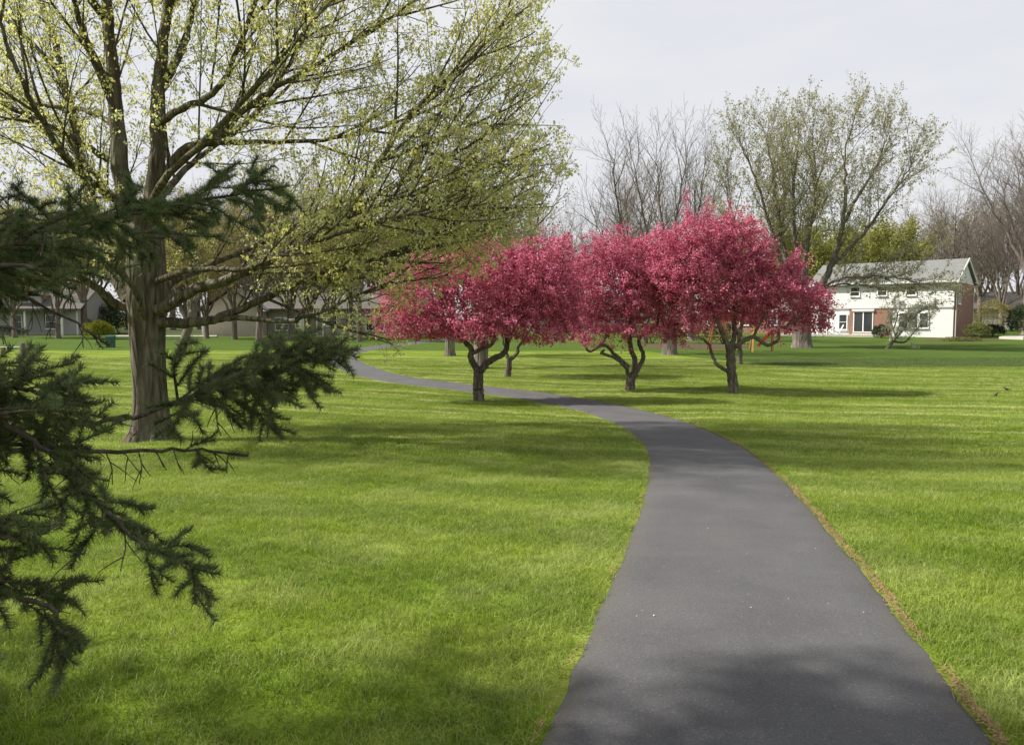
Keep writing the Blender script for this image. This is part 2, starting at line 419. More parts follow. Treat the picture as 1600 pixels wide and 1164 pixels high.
def scatter(y0, y1, step, margin):
    yy = np.arange(y0, y1, step); out = []
    for y in yy:
        hw = .70 * y + margin; x = np.arange(-hw, hw, step)
        out.append(np.stack([x + rng.uniform(-.3, .3, len(x)) * step, y + rng.uniform(-.3, .3, len(x)) * step], -1))
    return np.vstack(out)
pts, kinds = [], []
a = scatter(1.0, 13, .40, 2.5); d = path_dist(a[:, 0], a[:, 1]); a = a[d > PW / 2 + .33]; pts.append(a); kinds.append(rng.integers(0, 3, len(a)))
a = scatter(13, 44, .66, 3.0); d = path_dist(a[:, 0], a[:, 1]); a = a[d > PW / 2 + .55]; pts.append(a); kinds.append(rng.integers(3, 5, len(a)))
a = scatter(1.0, 14, .075, 2.5); d = path_dist(a[:, 0], a[:, 1]); e = PW / 2; a = a[(d > e + .04 + .045 * rng.random(len(d))) & (d < e + .5)]; pts.append(a); kinds.append(rng.integers(5, 7, len(a)))
a = scatter(13, 44, .2, 2.5); d = path_dist(a[:, 0], a[:, 1]); a = a[(d > e + .11) & (d < e + .75)]; pts.append(a); kinds.append(np.full(len(a), 7))
pts = np.vstack(pts); kinds = np.concatenate(kinds).astype(np.int32)
V = np.stack([pts[:, 0], pts[:, 1], terr(pts[:, 0], pts[:, 1])], -1)
grass = obj('grass', mesh_of('grass', V, None, None, M['blade'], False, {'variant': kinds, 'turn': rng.random(len(V)) * 6.283, 'grow': .8 + .4 * rng.random(len(V))}))
tag(grass, 'short green grass blades covering the common beside the path', 'grass', kind='stuff')
ng = bpy.data.node_groups.new('grass_scatter', 'GeometryNodeTree')
ng.interface.new_socket('Geometry', in_out='INPUT', socket_type='NodeSocketGeometry')
ng.interface.new_socket('Geometry', in_out='OUTPUT', socket_type='NodeSocketGeometry')
gi, go, join = ng.nodes.new('NodeGroupInput'), ng.nodes.new('NodeGroupOutput'), ng.nodes.new('GeometryNodeJoinGeometry')
def named(nm, ty):
    q = ng.nodes.new('GeometryNodeInputNamedAttribute'); q.data_type = ty; q.inputs[0].default_value = nm; return q.outputs[0]
cx_ = ng.nodes.new('ShaderNodeCombineXYZ'); ng.links.new(named('turn', 'FLOAT'), cx_.inputs[2])
e2r = ng.nodes.new('FunctionNodeEulerToRotation'); ng.links.new(cx_.outputs[0], e2r.inputs[0])
sc_ = ng.nodes.new('ShaderNodeCombineXYZ'); sc_.inputs[0].default_value = 1; sc_.inputs[1].default_value = 1; ng.links.new(named('grow', 'FLOAT'), sc_.inputs[2])
var = named('variant', 'INT')
for i, me in enumerate(PATCH):
    src = bpy.data.objects.new(me.name, me)                       # not linked to the scene: only the source of the scatter
    oi = ng.nodes.new('GeometryNodeObjectInfo'); oi.inputs['Object'].default_value = src; oi.inputs['As Instance'].default_value = True
    cmp_ = ng.nodes.new('FunctionNodeCompare'); cmp_.data_type = 'INT'; cmp_.operation = 'EQUAL'
    ng.links.new(var, cmp_.inputs[2]); cmp_.inputs[3].default_value = i
    iop = ng.nodes.new('GeometryNodeInstanceOnPoints')
    ng.links.new(gi.outputs[0], iop.inputs['Points']); ng.links.new(cmp_.outputs[0], iop.inputs['Selection']); ng.links.new(oi.outputs['Geometry'], iop.inputs['Instance'])
    ng.links.new(e2r.outputs[0], iop.inputs['Rotation']); ng.links.new(sc_.outputs[0], iop.inputs['Scale'])
    ng.links.new(iop.outputs[0], join.inputs[0])
ng.links.new(join.outputs[0], go.inputs[0])
grass.modifiers.new('scatter', 'NODES').node_group = ng

# dry clippings and dead grass along both edges of the asphalt, heavier on the outer edge
def edge_litter(side, dens, spread, seed):
    r = np.random.default_rng(seed); k = int(dens * 34)
    s = 4 + 32 * r.random(k) ** 1.3; w = np.sin(s * 2.9) * .4 + np.sin(s * 7.1 + 1) * .35 + np.sin(s * .7 + 1) * .35
    keep = r.random(k) < .5 + .5 * w; s = s[keep]; k = len(s)
    e = np.interp(s, _s, eL if side < 0 else eR)
    o = side * (e + .012 + np.abs(r.normal(0, spread, k)) * np.where(r.random(k) < .3, -1, 1))
    x = np.interp(s, _s, CL[:, 0]) + np.interp(s, _s, NRM[:, 0]) * o; y = np.interp(s, _s, CL[:, 1]) + np.interp(s, _s, NRM[:, 1]) * o
    p = np.stack([x, y, terr(x, y) + .018 + .014 * r.random(k)], -1)
    a = r.random(k) * 6.283; L = .006 + .022 * r.random(k) ** 2; W = .0016 + .0016 * r.random(k)
    dv = np.stack([np.cos(a), np.sin(a), r.normal(0, .35, k)], -1) * L[:, None]; sv = np.stack([-np.sin(a), np.cos(a), 0 * a], -1) * W[:, None]
    V = np.stack([p - dv - sv, p - dv + sv, p + dv * .2 + sv * 1.6, p + dv], 1).reshape(-1, 3)
    return V, np.arange(k * 4).reshape(-1, 4), np.repeat(r.random(k), 4)
for nm, (side, dens, spread, seed, lab) in {'dry_grass_litter': (1, 950, .018, 3, 'tan dead grass lying along the outer edge of the path'), 'dry_grass_litter.001': (-1, 100, .010, 4, 'thin tan dead grass along the inner edge of the path')}.items():
    V, Q, a = edge_litter(side, dens, spread, seed)
    tag(obj('dry_grass_litter', mesh_of('dry_grass_litter', V, Q, None, M['dry'], False, {'rnd': a})), lab, 'dead grass', kind='stuff')
k = 110; r = np.random.default_rng(9); s = 6 + 22 * r.random(k) ** 1.4; o = (r.random(k) - .5) * PW * .94
x = np.interp(s, _s, CL[:, 0]) + np.interp(s, _s, NRM[:, 0]) * o; y = np.interp(s, _s, CL[:, 1]) + np.interp(s, _s, NRM[:, 1]) * o
p = np.stack([x, y, terr(x, y) + .034], -1); a = r.random(k) * 6.283; L = (.003 + .005 * r.random(k) ** 2)[:, None]
u = np.stack([np.cos(a), np.sin(a), r.normal(0, .2, k)], -1) * L; v = np.stack([-np.sin(a), np.cos(a), r.normal(0, .2, k)], -1) * L * .7
V = np.stack([p - u, p + v, p + u, p - v], 1).reshape(-1, 3)
tag(obj('fallen_petals', mesh_of('fallen_petals', V, np.arange(k * 4).reshape(-1, 4), None, M['petal'])), 'tiny pale petals and bits scattered on the asphalt path', 'petals', kind='stuff')

# ------------------------------------------------------------------ trees
class Tree:
    """branches of one tree: tubes (world space) plus the points that carry leaves"""
    def __init__(s, seed):
        s.r = np.random.default_rng(seed); s.V = []; s.Q = []; s.n = 0; s.LP = []; s.LD = []
    def tube(s, pts, R, k):
        V, Q = tube_geo(np.asarray(pts, float), np.asarray(R, float), k)
        s.V.append(V); s.Q.append(Q + s.n); s.n += len(V)
    def grow(s, p, d, L, nseg, wob, trop):
        pts = [p]; st = L / nseg; rn = s.r.normal(0, wob, (nseg, 3))
        for i in range(nseg):
            d = d + rn[i]; d[2] += trop; d = d / math.sqrt(d @ d); p = p + d * st; pts.append(p)
        return np.array(pts)
    def sprout(s, pts, ra, rb, lvl, c, start=None):
        n = len(pts); R = np.linspace(ra, rb, n)
        if lvl > 0 or start is not None: s.tube(pts, R, c['sides'][lvl])
        seg = np.linalg.norm(np.diff(pts, axis=0), axis=1); cum = np.concatenate([[0], np.cumsum(seg)]); L = cum[-1]
        if lvl == c['max']:
            m = c.get('lpt', 3); f = np.linspace(c.get('lstart', .35), 1, m)
            for t in f:
                x = t * (n - 1); i = min(int(x), n - 2)
                s.LP.append(pts[i] + (pts[i + 1] - pts[i]) * (x - i)); s.LD.append(pts[i + 1] - pts[i])
            return
        nl = lvl + 1; r = s.r
        pos = (start if start is not None else c['start'][lvl]) * L; side = r.random() * 6.28
        while pos < L:
            i = min(int(np.searchsorted(cum, pos)) - 1, n - 2); i = max(i, 0)
            t = (pos - cum[i]) / max(seg[i], 1e-6); p = pts[i] + (pts[i + 1] - pts[i]) * t; tg = (pts[i + 1] - pts[i]) / max(seg[i], 1e-6)
            side += 2.4 + r.normal(0, .5)
            a = np.array([0, 0, 1.0]) if abs(tg[2]) < .9 else np.array([1.0, 0, 0])
            u = np.cross(tg, a); u /= math.sqrt(u @ u); w = np.cross(tg, u)
            w = u * math.cos(side) + w * math.sin(side)
            ang = c['ang'][nl] * (.75 + .5 * r.random())
            d = math.cos(ang) * tg + math.sin(ang) * w; d[2] += c['up'][nl]; d /= math.sqrt(d @ d)
            frac = pos / L
            cl = c['len'][nl] * (1 - c.get('taper', .5) * frac) * (.65 + .6 * r.random())
            cr = min(c['rad'][nl] * (.7 + .5 * r.random()), .75 * (ra + (rb - ra) * frac))
            end = p + d * cl
            if c.get('ok') is None or c['ok'](end):
                q = s.grow(p, d, cl, c['seg'][nl], c['wob'][nl], c['trop'][nl])
                s.sprout(q, cr, max(cr * .3, c['rmin']), nl, c)
            pos += c['sp'][nl] * (.6 + .8 * r.random())
        tg = unit(pts[-1] - pts[-2])
        cl = c['len'][nl] * .6; cr = min(c['rad'][nl], rb)
        if c.get('ok') is None or c['ok'](pts[-1] + tg * cl):
            s.sprout(s.grow(pts[-1], tg, cl, c['seg'][nl], c['wob'][nl], c['trop'][nl]), cr, max(cr * .3, c['rmin']), nl, c)
    def wood(s, name, mat, base, parent):
        return obj(name, mesh_of(name, np.vstack(s.V) - base, np.vstack(s.Q), None, mat, True), parent)

def leaf_cloud(LP, LD, per, spread, size, r, droop=.4, ratio=.62, fold=.25):
    """leaf-sized rhombs scattered about the given points"""
    LP = np.repeat(np.asarray(LP), per, 0); k = len(LP)
    p = LP + r.normal(0, spread, (k, 3))
    d = r.normal(0, 1, (k, 3)); d[:, 2] -= droop * 1.5
    d /= np.linalg.norm(d, axis=1, keepdims=True)
    q = r.normal(0, 1, (k, 3)); sd = np.cross(d, q); sd /= np.linalg.norm(sd, axis=1, keepdims=True); nn = np.cross(sd, d)
    L = (size * (.45 + 1.1 * r.random(k)))[:, None]; W = L * ratio / 2
    V = np.stack([p, p + d * L * .5 + sd * W + nn * L * fold * .5, p + d * L, p + d * L * .5 - sd * W + nn * L * fold * .5], 1).reshape(-1, 3)
    return V, np.arange(k * 4).reshape(-1, 4), np.repeat(r.random(k), 4)
def smooth_line(pts, m=5):
    C = np.asarray(pts, float); C = np.vstack([2 * C[0] - C[1], C, 2 * C[-1] - C[-2]])
    out = catmull(C, m); return np.vstack([out, C[-2]])
def L_(*a): return smooth_line([P(x, y, D) for x, y, D in a])

# --- the great maple beside the path
mb = G(237, 688); MD = float(mb[1])
maple = empty('maple_tree', mb)
tag(maple, 'huge spreading maple with thick grey trunk and fresh yellow-green leaves', 'tree')
T = Tree(5)
tr = [(236, 694), (236, 686), (236, 672), (236, 655), (235, 630), (233, 590), (231, 545), (230, 505), (230, 470), (229, 435), (228, 400), (226, 360), (222, 320)]
tw = [.60, .52, .43, .37, .34, .33, .335, .36, .40, .39, .37, .34, .31]
trp = smooth_line([P(x, y, MD) for x, y in tr], 4)
trr = np.interp(np.linspace(0, 1, len(trp)), np.linspace(0, 1, len(tw)), tw)
Vt, Qt = tube_geo(trp, trr, 28)
ang = np.tile(np.arange(28) / 28 * 2 * math.pi, len(trp)); cen = np.repeat(trp, 28, 0); hgt = cen[:, 2] - mb[2]
flare = np.exp(-np.clip(hgt, 0, 9) / .28); amp = .03 + .20 * flare
wob = amp * (np.sin(ang * 5 + 1.1) * .6 + np.sin(ang * 3 + hgt * .5) * .5 + np.sin(ang * 9 + hgt * 1.2) * .25)
Vt = cen + (Vt - cen) * (1 + wob)[:, None]
T.V.append(Vt); T.Q.append(Qt + T.n); T.n += len(Vt)
D0 = MD
limbs = [  # (polyline in photo pixels + depth, radius at base, radius at end)
 ([(205, 345, D0), (190, 275, D0), (184, 200, D0), (178, 120, D0 - .1), (168, 30, D0 - .2), (160, -80, D0 - .3), (150, -230, D0 - .5), (135, -400, D0 - .6)], .24, .04),
 ([(238, 335, D0 - .05), (246, 250, D0 - .1), (247, 170, D0 - .1), (252, 90, D0), (262, 10, D0 + .1), (270, -110, D0 + .3), (290, -260, D0 + .4), (300, -420, D0 + .3)], .22, .04),
 ([(205, 470, D0 + .2), (172, 410, D0 + .6), (138, 300, D0 + 1.1), (120, 220, D0 + 1.5), (102, 130, D0 + 1.9), (80, 50, D0 + 2.3), (50, -60, D0 + 2.7), (20, -200, D0 + 3)], .20, .03),
 ([(168, 250, D0), (135, 228, D0 - .3), (95, 205, D0 - .7), (50, 185, D0 - 1.1), (0, 160, D0 - 1.5), (-90, 110, D0 - 2), (-200, 70, D0 - 2.3)], .085, .02),
 ([(182, 198, D0), (150, 178, D0 + .3), (100, 168, D0 + .8), (45, 162, D0 + 1.3), (-20, 140, D0 + 1.8), (-120, 90, D0 + 2.2)], .07, .02),
 ([(176, 155, D0), (152, 100, D0 - .5), (128, 45, D0 - 1), (112, -10, D0 - 1.4), (80, -120, D0 - 2), (40, -250, D0 - 2.4)], .11, .02),
 ([(247, 195, D0 - .1), (275, 175, D0 - .4), (320, 155, D0 - .9), (345, 132, D0 - 1.3), (368, 85, D0 - 1.7), (392, 25, D0 - 2), (420, -60, D0 - 2.4), (450, -170, D0 - 2.7)], .10, .02),
 ([(256, 130, D0), (282, 85, D0 + .3), (297, 40, D0 + .6), (310, -30, D0 + 1), (350, -140, D0 + 1.5), (390, -250, D0 + 2)], .11, .02),
 ([(240, 300, D0), (285, 238, D0 - .1), (335, 215, D0 - .2), (390, 165, D0 - .3), (445, 130, D0 - .4), (520, 85, D0 - .5), (600, 35, D0 - .6), (700, -30, D0 - .7)], .13, .02),
 ([(280, 241, D0 - .1), (332, 222, D0 + .3), (380, 196, D0 + .9), (420, 150, D0 + 1.3), (470, 70, D0 + 1.8), (515, -10, D0 + 2.2), (570, -110, D0 + 2.6)], .11, .02),
 ([(325, 224, D0 + .22), (400, 222, D0 + .4), (470, 222, D0 + .5), (560, 210, D0 + .6), (650, 180, D0 + .7), (740, 140, D0 + .8), (810, 90, D0 + .8)], .07, .015),
 ([(245, 485, D0 - .2), (275, 470, D0 - .3), (306, 452, D0 - .4), (362, 434, D0 - .6), (419, 408, D0 - .8), (450, 390, D0 - .9), (517, 352, D0 - 1.1), (561, 302, D0 - 1.3), (592, 254, D0 - 1.4), (622, 206, D0 - 1.5), (665, 155, D0 - 1.6), (740, 85, D0 - 1.8), (820, 15, D0 - 2)], .155, .02),
 ([(470, 378, D0 - .9), (540, 335, D0 - .6), (600, 300, D0 - .3), (660, 270, D0), (730, 230, D0 + .2), (800, 180, D0 + .4), (855, 130, D0 + .5)], .075, .015),
 ([(520, 350, D0 - 1.1), (590, 322, D0 - 1.3), (660, 300, D0 - 1.5), (730, 272, D0 - 1.7), (800, 248, D0 - 1.9), (860, 225, D0 - 2)], .055, .012),
 ([(245, 440, D0 - .3), (270, 430, D0 - .5), (300, 421, D0 - .8), (340, 421, D0 - 1.1), (385, 420, D0 - 1.4), (440, 398, D0 - 1.8), (510, 372, D0 - 2.1), (590, 348, D0 - 2.4), (680, 330, D0 - 2.6), (760, 318, D0 - 2.8)], .085, .015),
 ([(240, 503, D0 - .1), (287, 504, D0 - .2), (326, 501, D0 - .2), (345, 495, D0 - .2), (405, 471, D0 - .1), (464, 441, D0), (503, 428, D0 + .1), (559, 413, D0 + .2), (620, 392, D0 + .3), (690, 362, D0 + .5), (770, 325, D0 + .7), (840, 290, D0 + .9)], .135, .015),
 ([(335, 499, D0 - .2), (380, 497, D0 - .3), (447, 502, D0 - .5), (472, 497, D0 - .6), (517, 481, D0 - .8), (548, 464, D0 - .9), (600, 446, D0 - 1.1), (660, 436, D0 - 1.3), (700, 430, D0 - 1.4)], .075, .012),
 ([(480, 436, D0), (530, 436, D0 + .3), (580, 432, D0 + .6), (640, 418, D0 + 1), (700, 396, D0 + 1.3)], .045, .012),
 ([(517, 352, D0 - 1.1), (600, 345, D0 - .7), (690, 320, D0 - .3), (780, 292, D0), (850, 268, D0 + .2)], .05, .012),
 ([(600, 400, D0 + .3), (680, 385, D0 + .1), (760, 366, D0 - .2), (815, 345, D0 - .4)], .045, .012),
 ([(592, 254, D0 - 1.4), (670, 225, D0 - 1.2), (750, 190, D0 - 1), (830, 150, D0 - .8)], .05, .012),
 ([(215, 485, D0 + .1), (188, 478, D0 - .1), (155, 453, D0 - .4), (122, 430, D0 - .8), (92, 407, D0 - 1.2), (40, 380, D0 - 1.6), (-40, 340, D0 - 2), (-150, 300, D0 - 2.4)], .13, .02),
 ([(226, 497, D0 - .35), (214, 462, D0 - .75), (192, 427, D0 - 1.1), (168, 406, D0 - 1.4), (140, 404, D0 - 1.7), (100, 390, D0 - 2.1), (40, 350, D0 - 2.6)], .075, .015),
 ([(200, 330, D0), (150, 290, D0 - 1.1), (105, 250, D0 - 1.9), (60, 180, D0 - 2.7), (20, 90, D0 - 3.3), (-20, -20, D0 - 3.8)], .11, .02),
 ([(232, 325, D0 - .1), (265, 272, D0 - 1.1), (320, 220, D0 - 1.8), (380, 160, D0 - 2.5), (450, 80, D0 - 3), (520, 0, D0 - 3.4)], .10, .02),
 ([(225, 360, D0 + .1), (250, 310, D0 + .9), (290, 265, D0 + 1.8), (340, 225, D0 + 2.5), (400, 180, D0 + 3.0), (470, 120, D0 + 3.4)], .13, .02),
 ([(222, 400, D0 + .1), (195, 330, D0 + 1.0), (160, 290, D0 + 2.0), (120, 240, D0 + 2.8), (70, 180, D0 + 3.4), (10, 130, D0 + 3.8)], .13, .02),
 ([(245, 455, D0 + .1), (290, 430, D0 + .8), (340, 410, D0 + 1.6), (400, 385, D0 + 2.3), (470, 350, D0 + 2.8), (540, 310, D0 + 3.2)], .11, .02),
 ([(165, 30, D0 - .2), (100, -60, D0 - 1.5), (30, -150, D0 - 3), (-30, -260, D0 - 4.2)], .10, .02),
 ([(262, 10, D0), (340, -80, D0 - 1.2), (420, -170, D0 - 2.4), (500, -280, D0 - 3.4)], .10, .02),
 ([(160, -80, D0 - .3), (180, -200, D0 + 1.4), (200, -310, D0 + 3), (220, -400, D0 + 4.2)], .10, .02),
 ([(100, 120, D0 + 1.9), (20, 40, D0 + 2.4), (-80, -40, D0 + 2.6), (-190, -100, D0 + 2.8)], .09, .02),
]
def maple_ok(p):
    if p[2] < .75 or p[1] > MD + 3.6: return False
    d = p - np.array([0, 0, CAMZ]); zc = d[1] * _cp - d[2] * _sp
    u = CX + F * d[0] / zc; v = CY - F * (d[1] * _sp + d[2] * _cp) / zc
    lim = 880 - 20 * math.sin(v * .045) - 14 * math.sin(v * .11 + 1) - (max(0, v - 330) * 1.2)
    return u < lim
MC = dict(max=3, len=[0, 3.1, 1.35, .44], sp=[0, .44, .34, .22], ang=[0, .60, .62, .75], up=[0, .10, .08, .03], rad=[0, .030, .0105, .0046], seg=[0, 6, 4, 2],
          wob=[0, .055, .075, .12], trop=[0, .025, .02, .0], start=[.22, .10, .1], sides=[7, 5, 3, 3], rmin=.0032, taper=.55, lpt=2, lstart=.68, ok=maple_ok)
for pts, ra, rb in limbs:
    ra *= .87; q = L_(*pts); q[1:-1] += T.r.normal(0, .012, (len(q) - 2, 3))
    n_ = len(q); R = ra + (rb - ra) * np.linspace(0, 1, n_) ** .8
    T.tube(q, R, 12 if ra > .12 else 8)
    f = T.r
    c0 = dict(MC); c0['start'] = [.22, .10, .1]
    T.sprout(q, ra, rb, 0, c0)
T.wood('trunk', M['maple_bark'], mb, maple)
V, Q, a = leaf_cloud(T.LP, T.LD, 7, .042, .052, T.r, .75, .7)
cr_ = obj('crown', mesh_of('crown', V - mb, Q, None, M['maple_leaf'], False, {'rnd': a}), maple); cr_['kind'] = 'stuff'
print('maple leaves', len(Q), 'wood', sum(len(q) for q in T.Q))

# --- crab apples: branches grown by space colonisation into a crown of several lobes
def colonize(nodes, par, att, r, step=.10, infl=.9, kill=.155, iters=140):
    nodes = [np.asarray(p, float) for p in nodes]; par = list(par)
    N = np.array(nodes); att = np.array(att)
    dist = np.full(len(att), 1e9); near = np.zeros(len(att), int)
    def upd(idx):
        for a in range(0, len(idx), 300):
            ix = idx[a:a + 300]; d = np.linalg.norm(att[:, None] - N[None, ix], axis=2); j = d.argmin(1); dm = d[np.arange(len(att)), j]
            b = dm < dist; dist[b] = dm[b]; near[b] = np.asarray(ix)[j[b]]
    upd(list(range(len(N))))
    for it in range(iters):
        act = dist < infl * (2.2 if it < 25 else 1)
        if not act.any(): break
        ds = np.zeros((len(N), 3)); v = att[act] - N[near[act]]; v /= np.linalg.norm(v, axis=1, keepdims=True) + 1e-9
        np.add.at(ds, near[act], v); src = np.unique(near[act])
        dv = ds[src]; dv /= np.linalg.norm(dv, axis=1, keepdims=True) + 1e-9
        dv += r.normal(0, .22, dv.shape); dv /= np.linalg.norm(dv, axis=1, keepdims=True)
        new = N[src] + dv * step; k0 = len(N); N = np.vstack([N, new]); par += [int(i) for i in src]
        upd(list(range(k0, len(N))))
        keep = dist > kill; att = att[keep]; dist = dist[keep]; near = near[keep]
        if len(att) == 0 or len(N) > 9000: break
    return N, np.array(par)
def crab(name, label, base, skel, lobes, seed, shoots=(), per=13, dens=1.0, depth=1.0, bsize=.053, group=None, spread=.066, nspr=170):
    r = np.random.default_rng(seed); D = float(base[1])
    root = empty('crabapple_tree', base); tag(root, label, 'tree', group)
    nodes, par, man = [], [], []
    for pts, ra, rb, frm in skel:                                # hand-drawn trunk and limbs
        q = smooth_line([P(x, y, D + dd) for x, y, dd in pts], 4); q[1:] += r.normal(0, .012, (len(q) - 1, 3))
        for i, p in enumerate(q):
            if i == 0 and nodes:
                dd = np.linalg.norm(np.array(nodes) - p, axis=1); par.append(int(dd.argmin()))
            else: par.append(len(nodes) - 1 if nodes else -1)
            nodes.append(p); man.append(ra + (rb - ra) * i / (len(q) - 1))
    att = []
    for (x, y, rx, ry, *z) in lobes:
        c = P(x, y + 5, D + (z[0] if z else 0)); sx, sz = rx * 1.02 * D / F, ry * D / F; sy = depth * max(.55, (sx + sz) / 2)
        k = int(dens * 190 * sx * sy * sz * 4.19) + 20
        v = r.normal(0, 1, (k, 3)); v /= np.linalg.norm(v, axis=1, keepdims=True); v *= (r.random((k, 1)) ** .40)
        att.append(c + v * [sx, sy, sz])
    N, par = colonize(nodes, par, np.vstack(att), r)
    nn = len(N); ch = [[] for _ in range(nn)]
    for i in range(nn):
        if par[i] >= 0: ch[par[i]].append(i)
    rad = np.full(nn, .0038)
    for i in range(nn - 1, -1, -1):
        if ch[i]: rad[i] = max(.0038, sum(rad[j] ** 2.5 for j in ch[i]) ** (1 / 2.5))
    rad = np.minimum(rad, .07); rad[:len(man)] = np.array(man)
    t = Tree(seed); done = np.zeros(nn, bool)
    for i in range(nn):                                          # chains along the thickest child
        if done[i] and par[i] >= 0: continue
        if done[i]: continue
        chain = [i]; done[i] = True; c = i
        while True:
            nx = [j for j in ch[c] if not done[j]]
            if not nx: break
            c = max(nx, key=lambda j: rad[j]); done[c] = True; chain.append(c)
        if par[i] >= 0: chain = [par[i]] + chain
        if len(chain) > 1:
            R = rad[chain].copy()
            if par[i] >= 0: R[0] = min(R[0], R[1] * 1.25)
            t.tube(N[chain], R, 10 if R.max() > .06 else (6 if R.max() > .02 else 3))
    for (x, y0, x1, y1, n_) in shoots:                           # long bolt-upright water shoots
        for _ in range(n_):
            a_ = P(x + r.normal(0, 5), y0, D + r.normal(0, .3)); b_ = P(x1 + r.normal(0, 5), y1 + abs(r.normal(0, 10)), D + r.normal(0, .3))
            q = np.linspace(a_, b_, 7); q[1:-1] += r.normal(0, .015, (5, 3)); t.tube(q, np.linspace(.012, .004, 7), 4)
            t.LP += list(np.repeat(q[1:], 3, 0))
    tips = [i for i in range(len(man), nn) if not ch[i]]; mid_ = N[len(man):].mean(0)
    for i in r.choice(tips, min(len(tips), nspr), replace=False):  # straggling sprigs that break the outline
        d = unit(N[i] - mid_) * .8 + r.normal(0, .35, 3) + [0, 0, .25]; q = t.grow(N[i], unit(d), r.uniform(.2, .55), 4, .1, .04)
        t.tube(q, np.linspace(.006, .003, 5), 3); t.LP += list(np.repeat(q[1:], 2, 0))
    t.wood('trunk', M['crab_bark'], base, root)
    thin = [i for i in range(len(man), nn) if rad[i] < .016]
    clump = np.where(r.random(len(thin)) < .42, np.clip(r.normal(1.9, .7, len(thin)), .5, 3.2), .16)
    pts = np.repeat(N[thin], np.maximum(1, np.round(per * clump).astype(int)), 0)
    if t.LP: pts = np.vstack([pts, np.repeat(np.array(t.LP), 4, 0)])
    V, Q, a = leaf_cloud(pts, None, 1, spread, bsize, r, .1, .95, .4)
    c_ = obj('crown', mesh_of('crown', V - base, Q, None, M['blossom'], False, {'rnd': a}), root); c_['kind'] = 'stuff'
    print(name, 'nodes', nn, 'blossoms', len(Q))
    return root
b1 = G(748, 627)
crab('c1', 'pink blossoming crab apple with forked trunk, inside the bend of the path', b1,
     [([(748, 631, 0), (748, 618, 0), (747, 604, 0), (747, 588, 0), (748, 578, 0)], .19, .155, None),
      ([(748, 584, 0), (740, 568, 0), (735, 556, -.1), (737, 547, -.1), (727, 534, -.2), (716, 522, -.3), (700, 505, -.5), (680, 490, -.7)], .12, .05, None),
      ([(737, 552, -.1), (752, 545, -.3), (768, 538, -.5), (774, 522, -.7), (775, 500, -.9)], .075, .035, None),
      ([(750, 582, 0), (760, 568, .1), (776, 558, .3), (790, 549, .4), (793, 530, .5), (790, 505, .6), (800, 475, .7), (820, 440, .8)], .125, .05, None),
      ([(791, 540, .4), (808, 505, .2), (840, 480, .1), (870, 465, 0)], .06, .03, None)],
     [(835, 398, 68, 36), (765, 440, 85, 52), (850, 455, 66, 56), (650, 470, 62, 44, -.3), (700, 500, 85, 26, -.5), (618, 498, 40, 26, -.3), (868, 492, 44, 40), (690, 415, 72, 26), (785, 500, 60, 20, -.6), (880, 375, 28, 16), (620, 440, 26, 24), (745, 385, 45, 25), (640, 515, 50, 13, -.5), (740, 518, 60, 12, -.8), (850, 520, 50, 14, -.4), (888, 450, 24, 34)], 21, per=15, dens=.85)
b4 = G(793, 589)
crab('c4', 'pink crab apple with slim forked trunk standing behind the forked one', b4,
     [([(793, 592, 0), (794, 580, 0), (796, 562, 0)], .16, .13, None), ([(796, 565, 0), (790, 550, 0), (785, 530, 0), (780, 500, 0)], .08, .03, None), ([(796, 564, 0), (808, 552, 0), (812, 538, 0), (835, 505, 0), (850, 470, 0)], .09, .03, None)],
     [(850, 440, 65, 50), (800, 470, 55, 45), (885, 480, 38, 42), (800, 430, 45, 40)], 22, per=9, dens=.35, bsize=.06)
b2 = G(985, 610)
crab('c2', 'pink crab apple with twisted leaning trunk and crooked low limb', b2,
     [([(984, 614, 0), (985, 603, 0), (986, 594, 0), (992, 582, 0)], .19, .15, None),
      ([(985, 590, 0), (978, 575, -.2), (970, 566, -.3), (955, 556, -.4), (940, 552, -.5), (944, 546, -.5)], .075, .045, None),
      ([(982, 572, -.2), (962, 555, -.3), (948, 541, -.4), (937, 541, -.4), (924, 549, -.5), (916, 545, -.5), (914, 528, -.5), (913, 505, -.6)], .07, .03, None),
      ([(936, 541, -.4), (946, 530, -.3), (950, 515, -.3), (955, 490, -.2)], .05, .025, None),
      ([(990, 584, 0), (992, 565, .1), (986, 545, .1), (984, 520, .1), (985, 490, .2), (975, 455, .3), (965, 420, .3)], .11, .045, None),
      ([(993, 582, 0), (1003, 566, .2), (1004, 550, .3), (998, 535, .3), (1005, 522, .4), (1025, 510, .5), (1030, 485, .5), (1035, 455, .6)], .09, .04, None)],
     [(960, 398, 54, 40), (925, 445, 45, 54), (1000, 440, 60, 56), (958, 490, 56, 28), (910, 500, 30, 30), (1030, 395, 40, 48), (1050, 500, 40, 28, .8), (905, 420, 22, 40), (1040, 450, 40, 45), (985, 512, 60, 12, -.5), (920, 522, 30, 10, -.5), (1060, 522, 30, 14, .5)], 23, per=15, shoots=((924, 375, 922, 352, 2), (965, 365, 966, 350, 2)))
b3 = G(1146, 615)
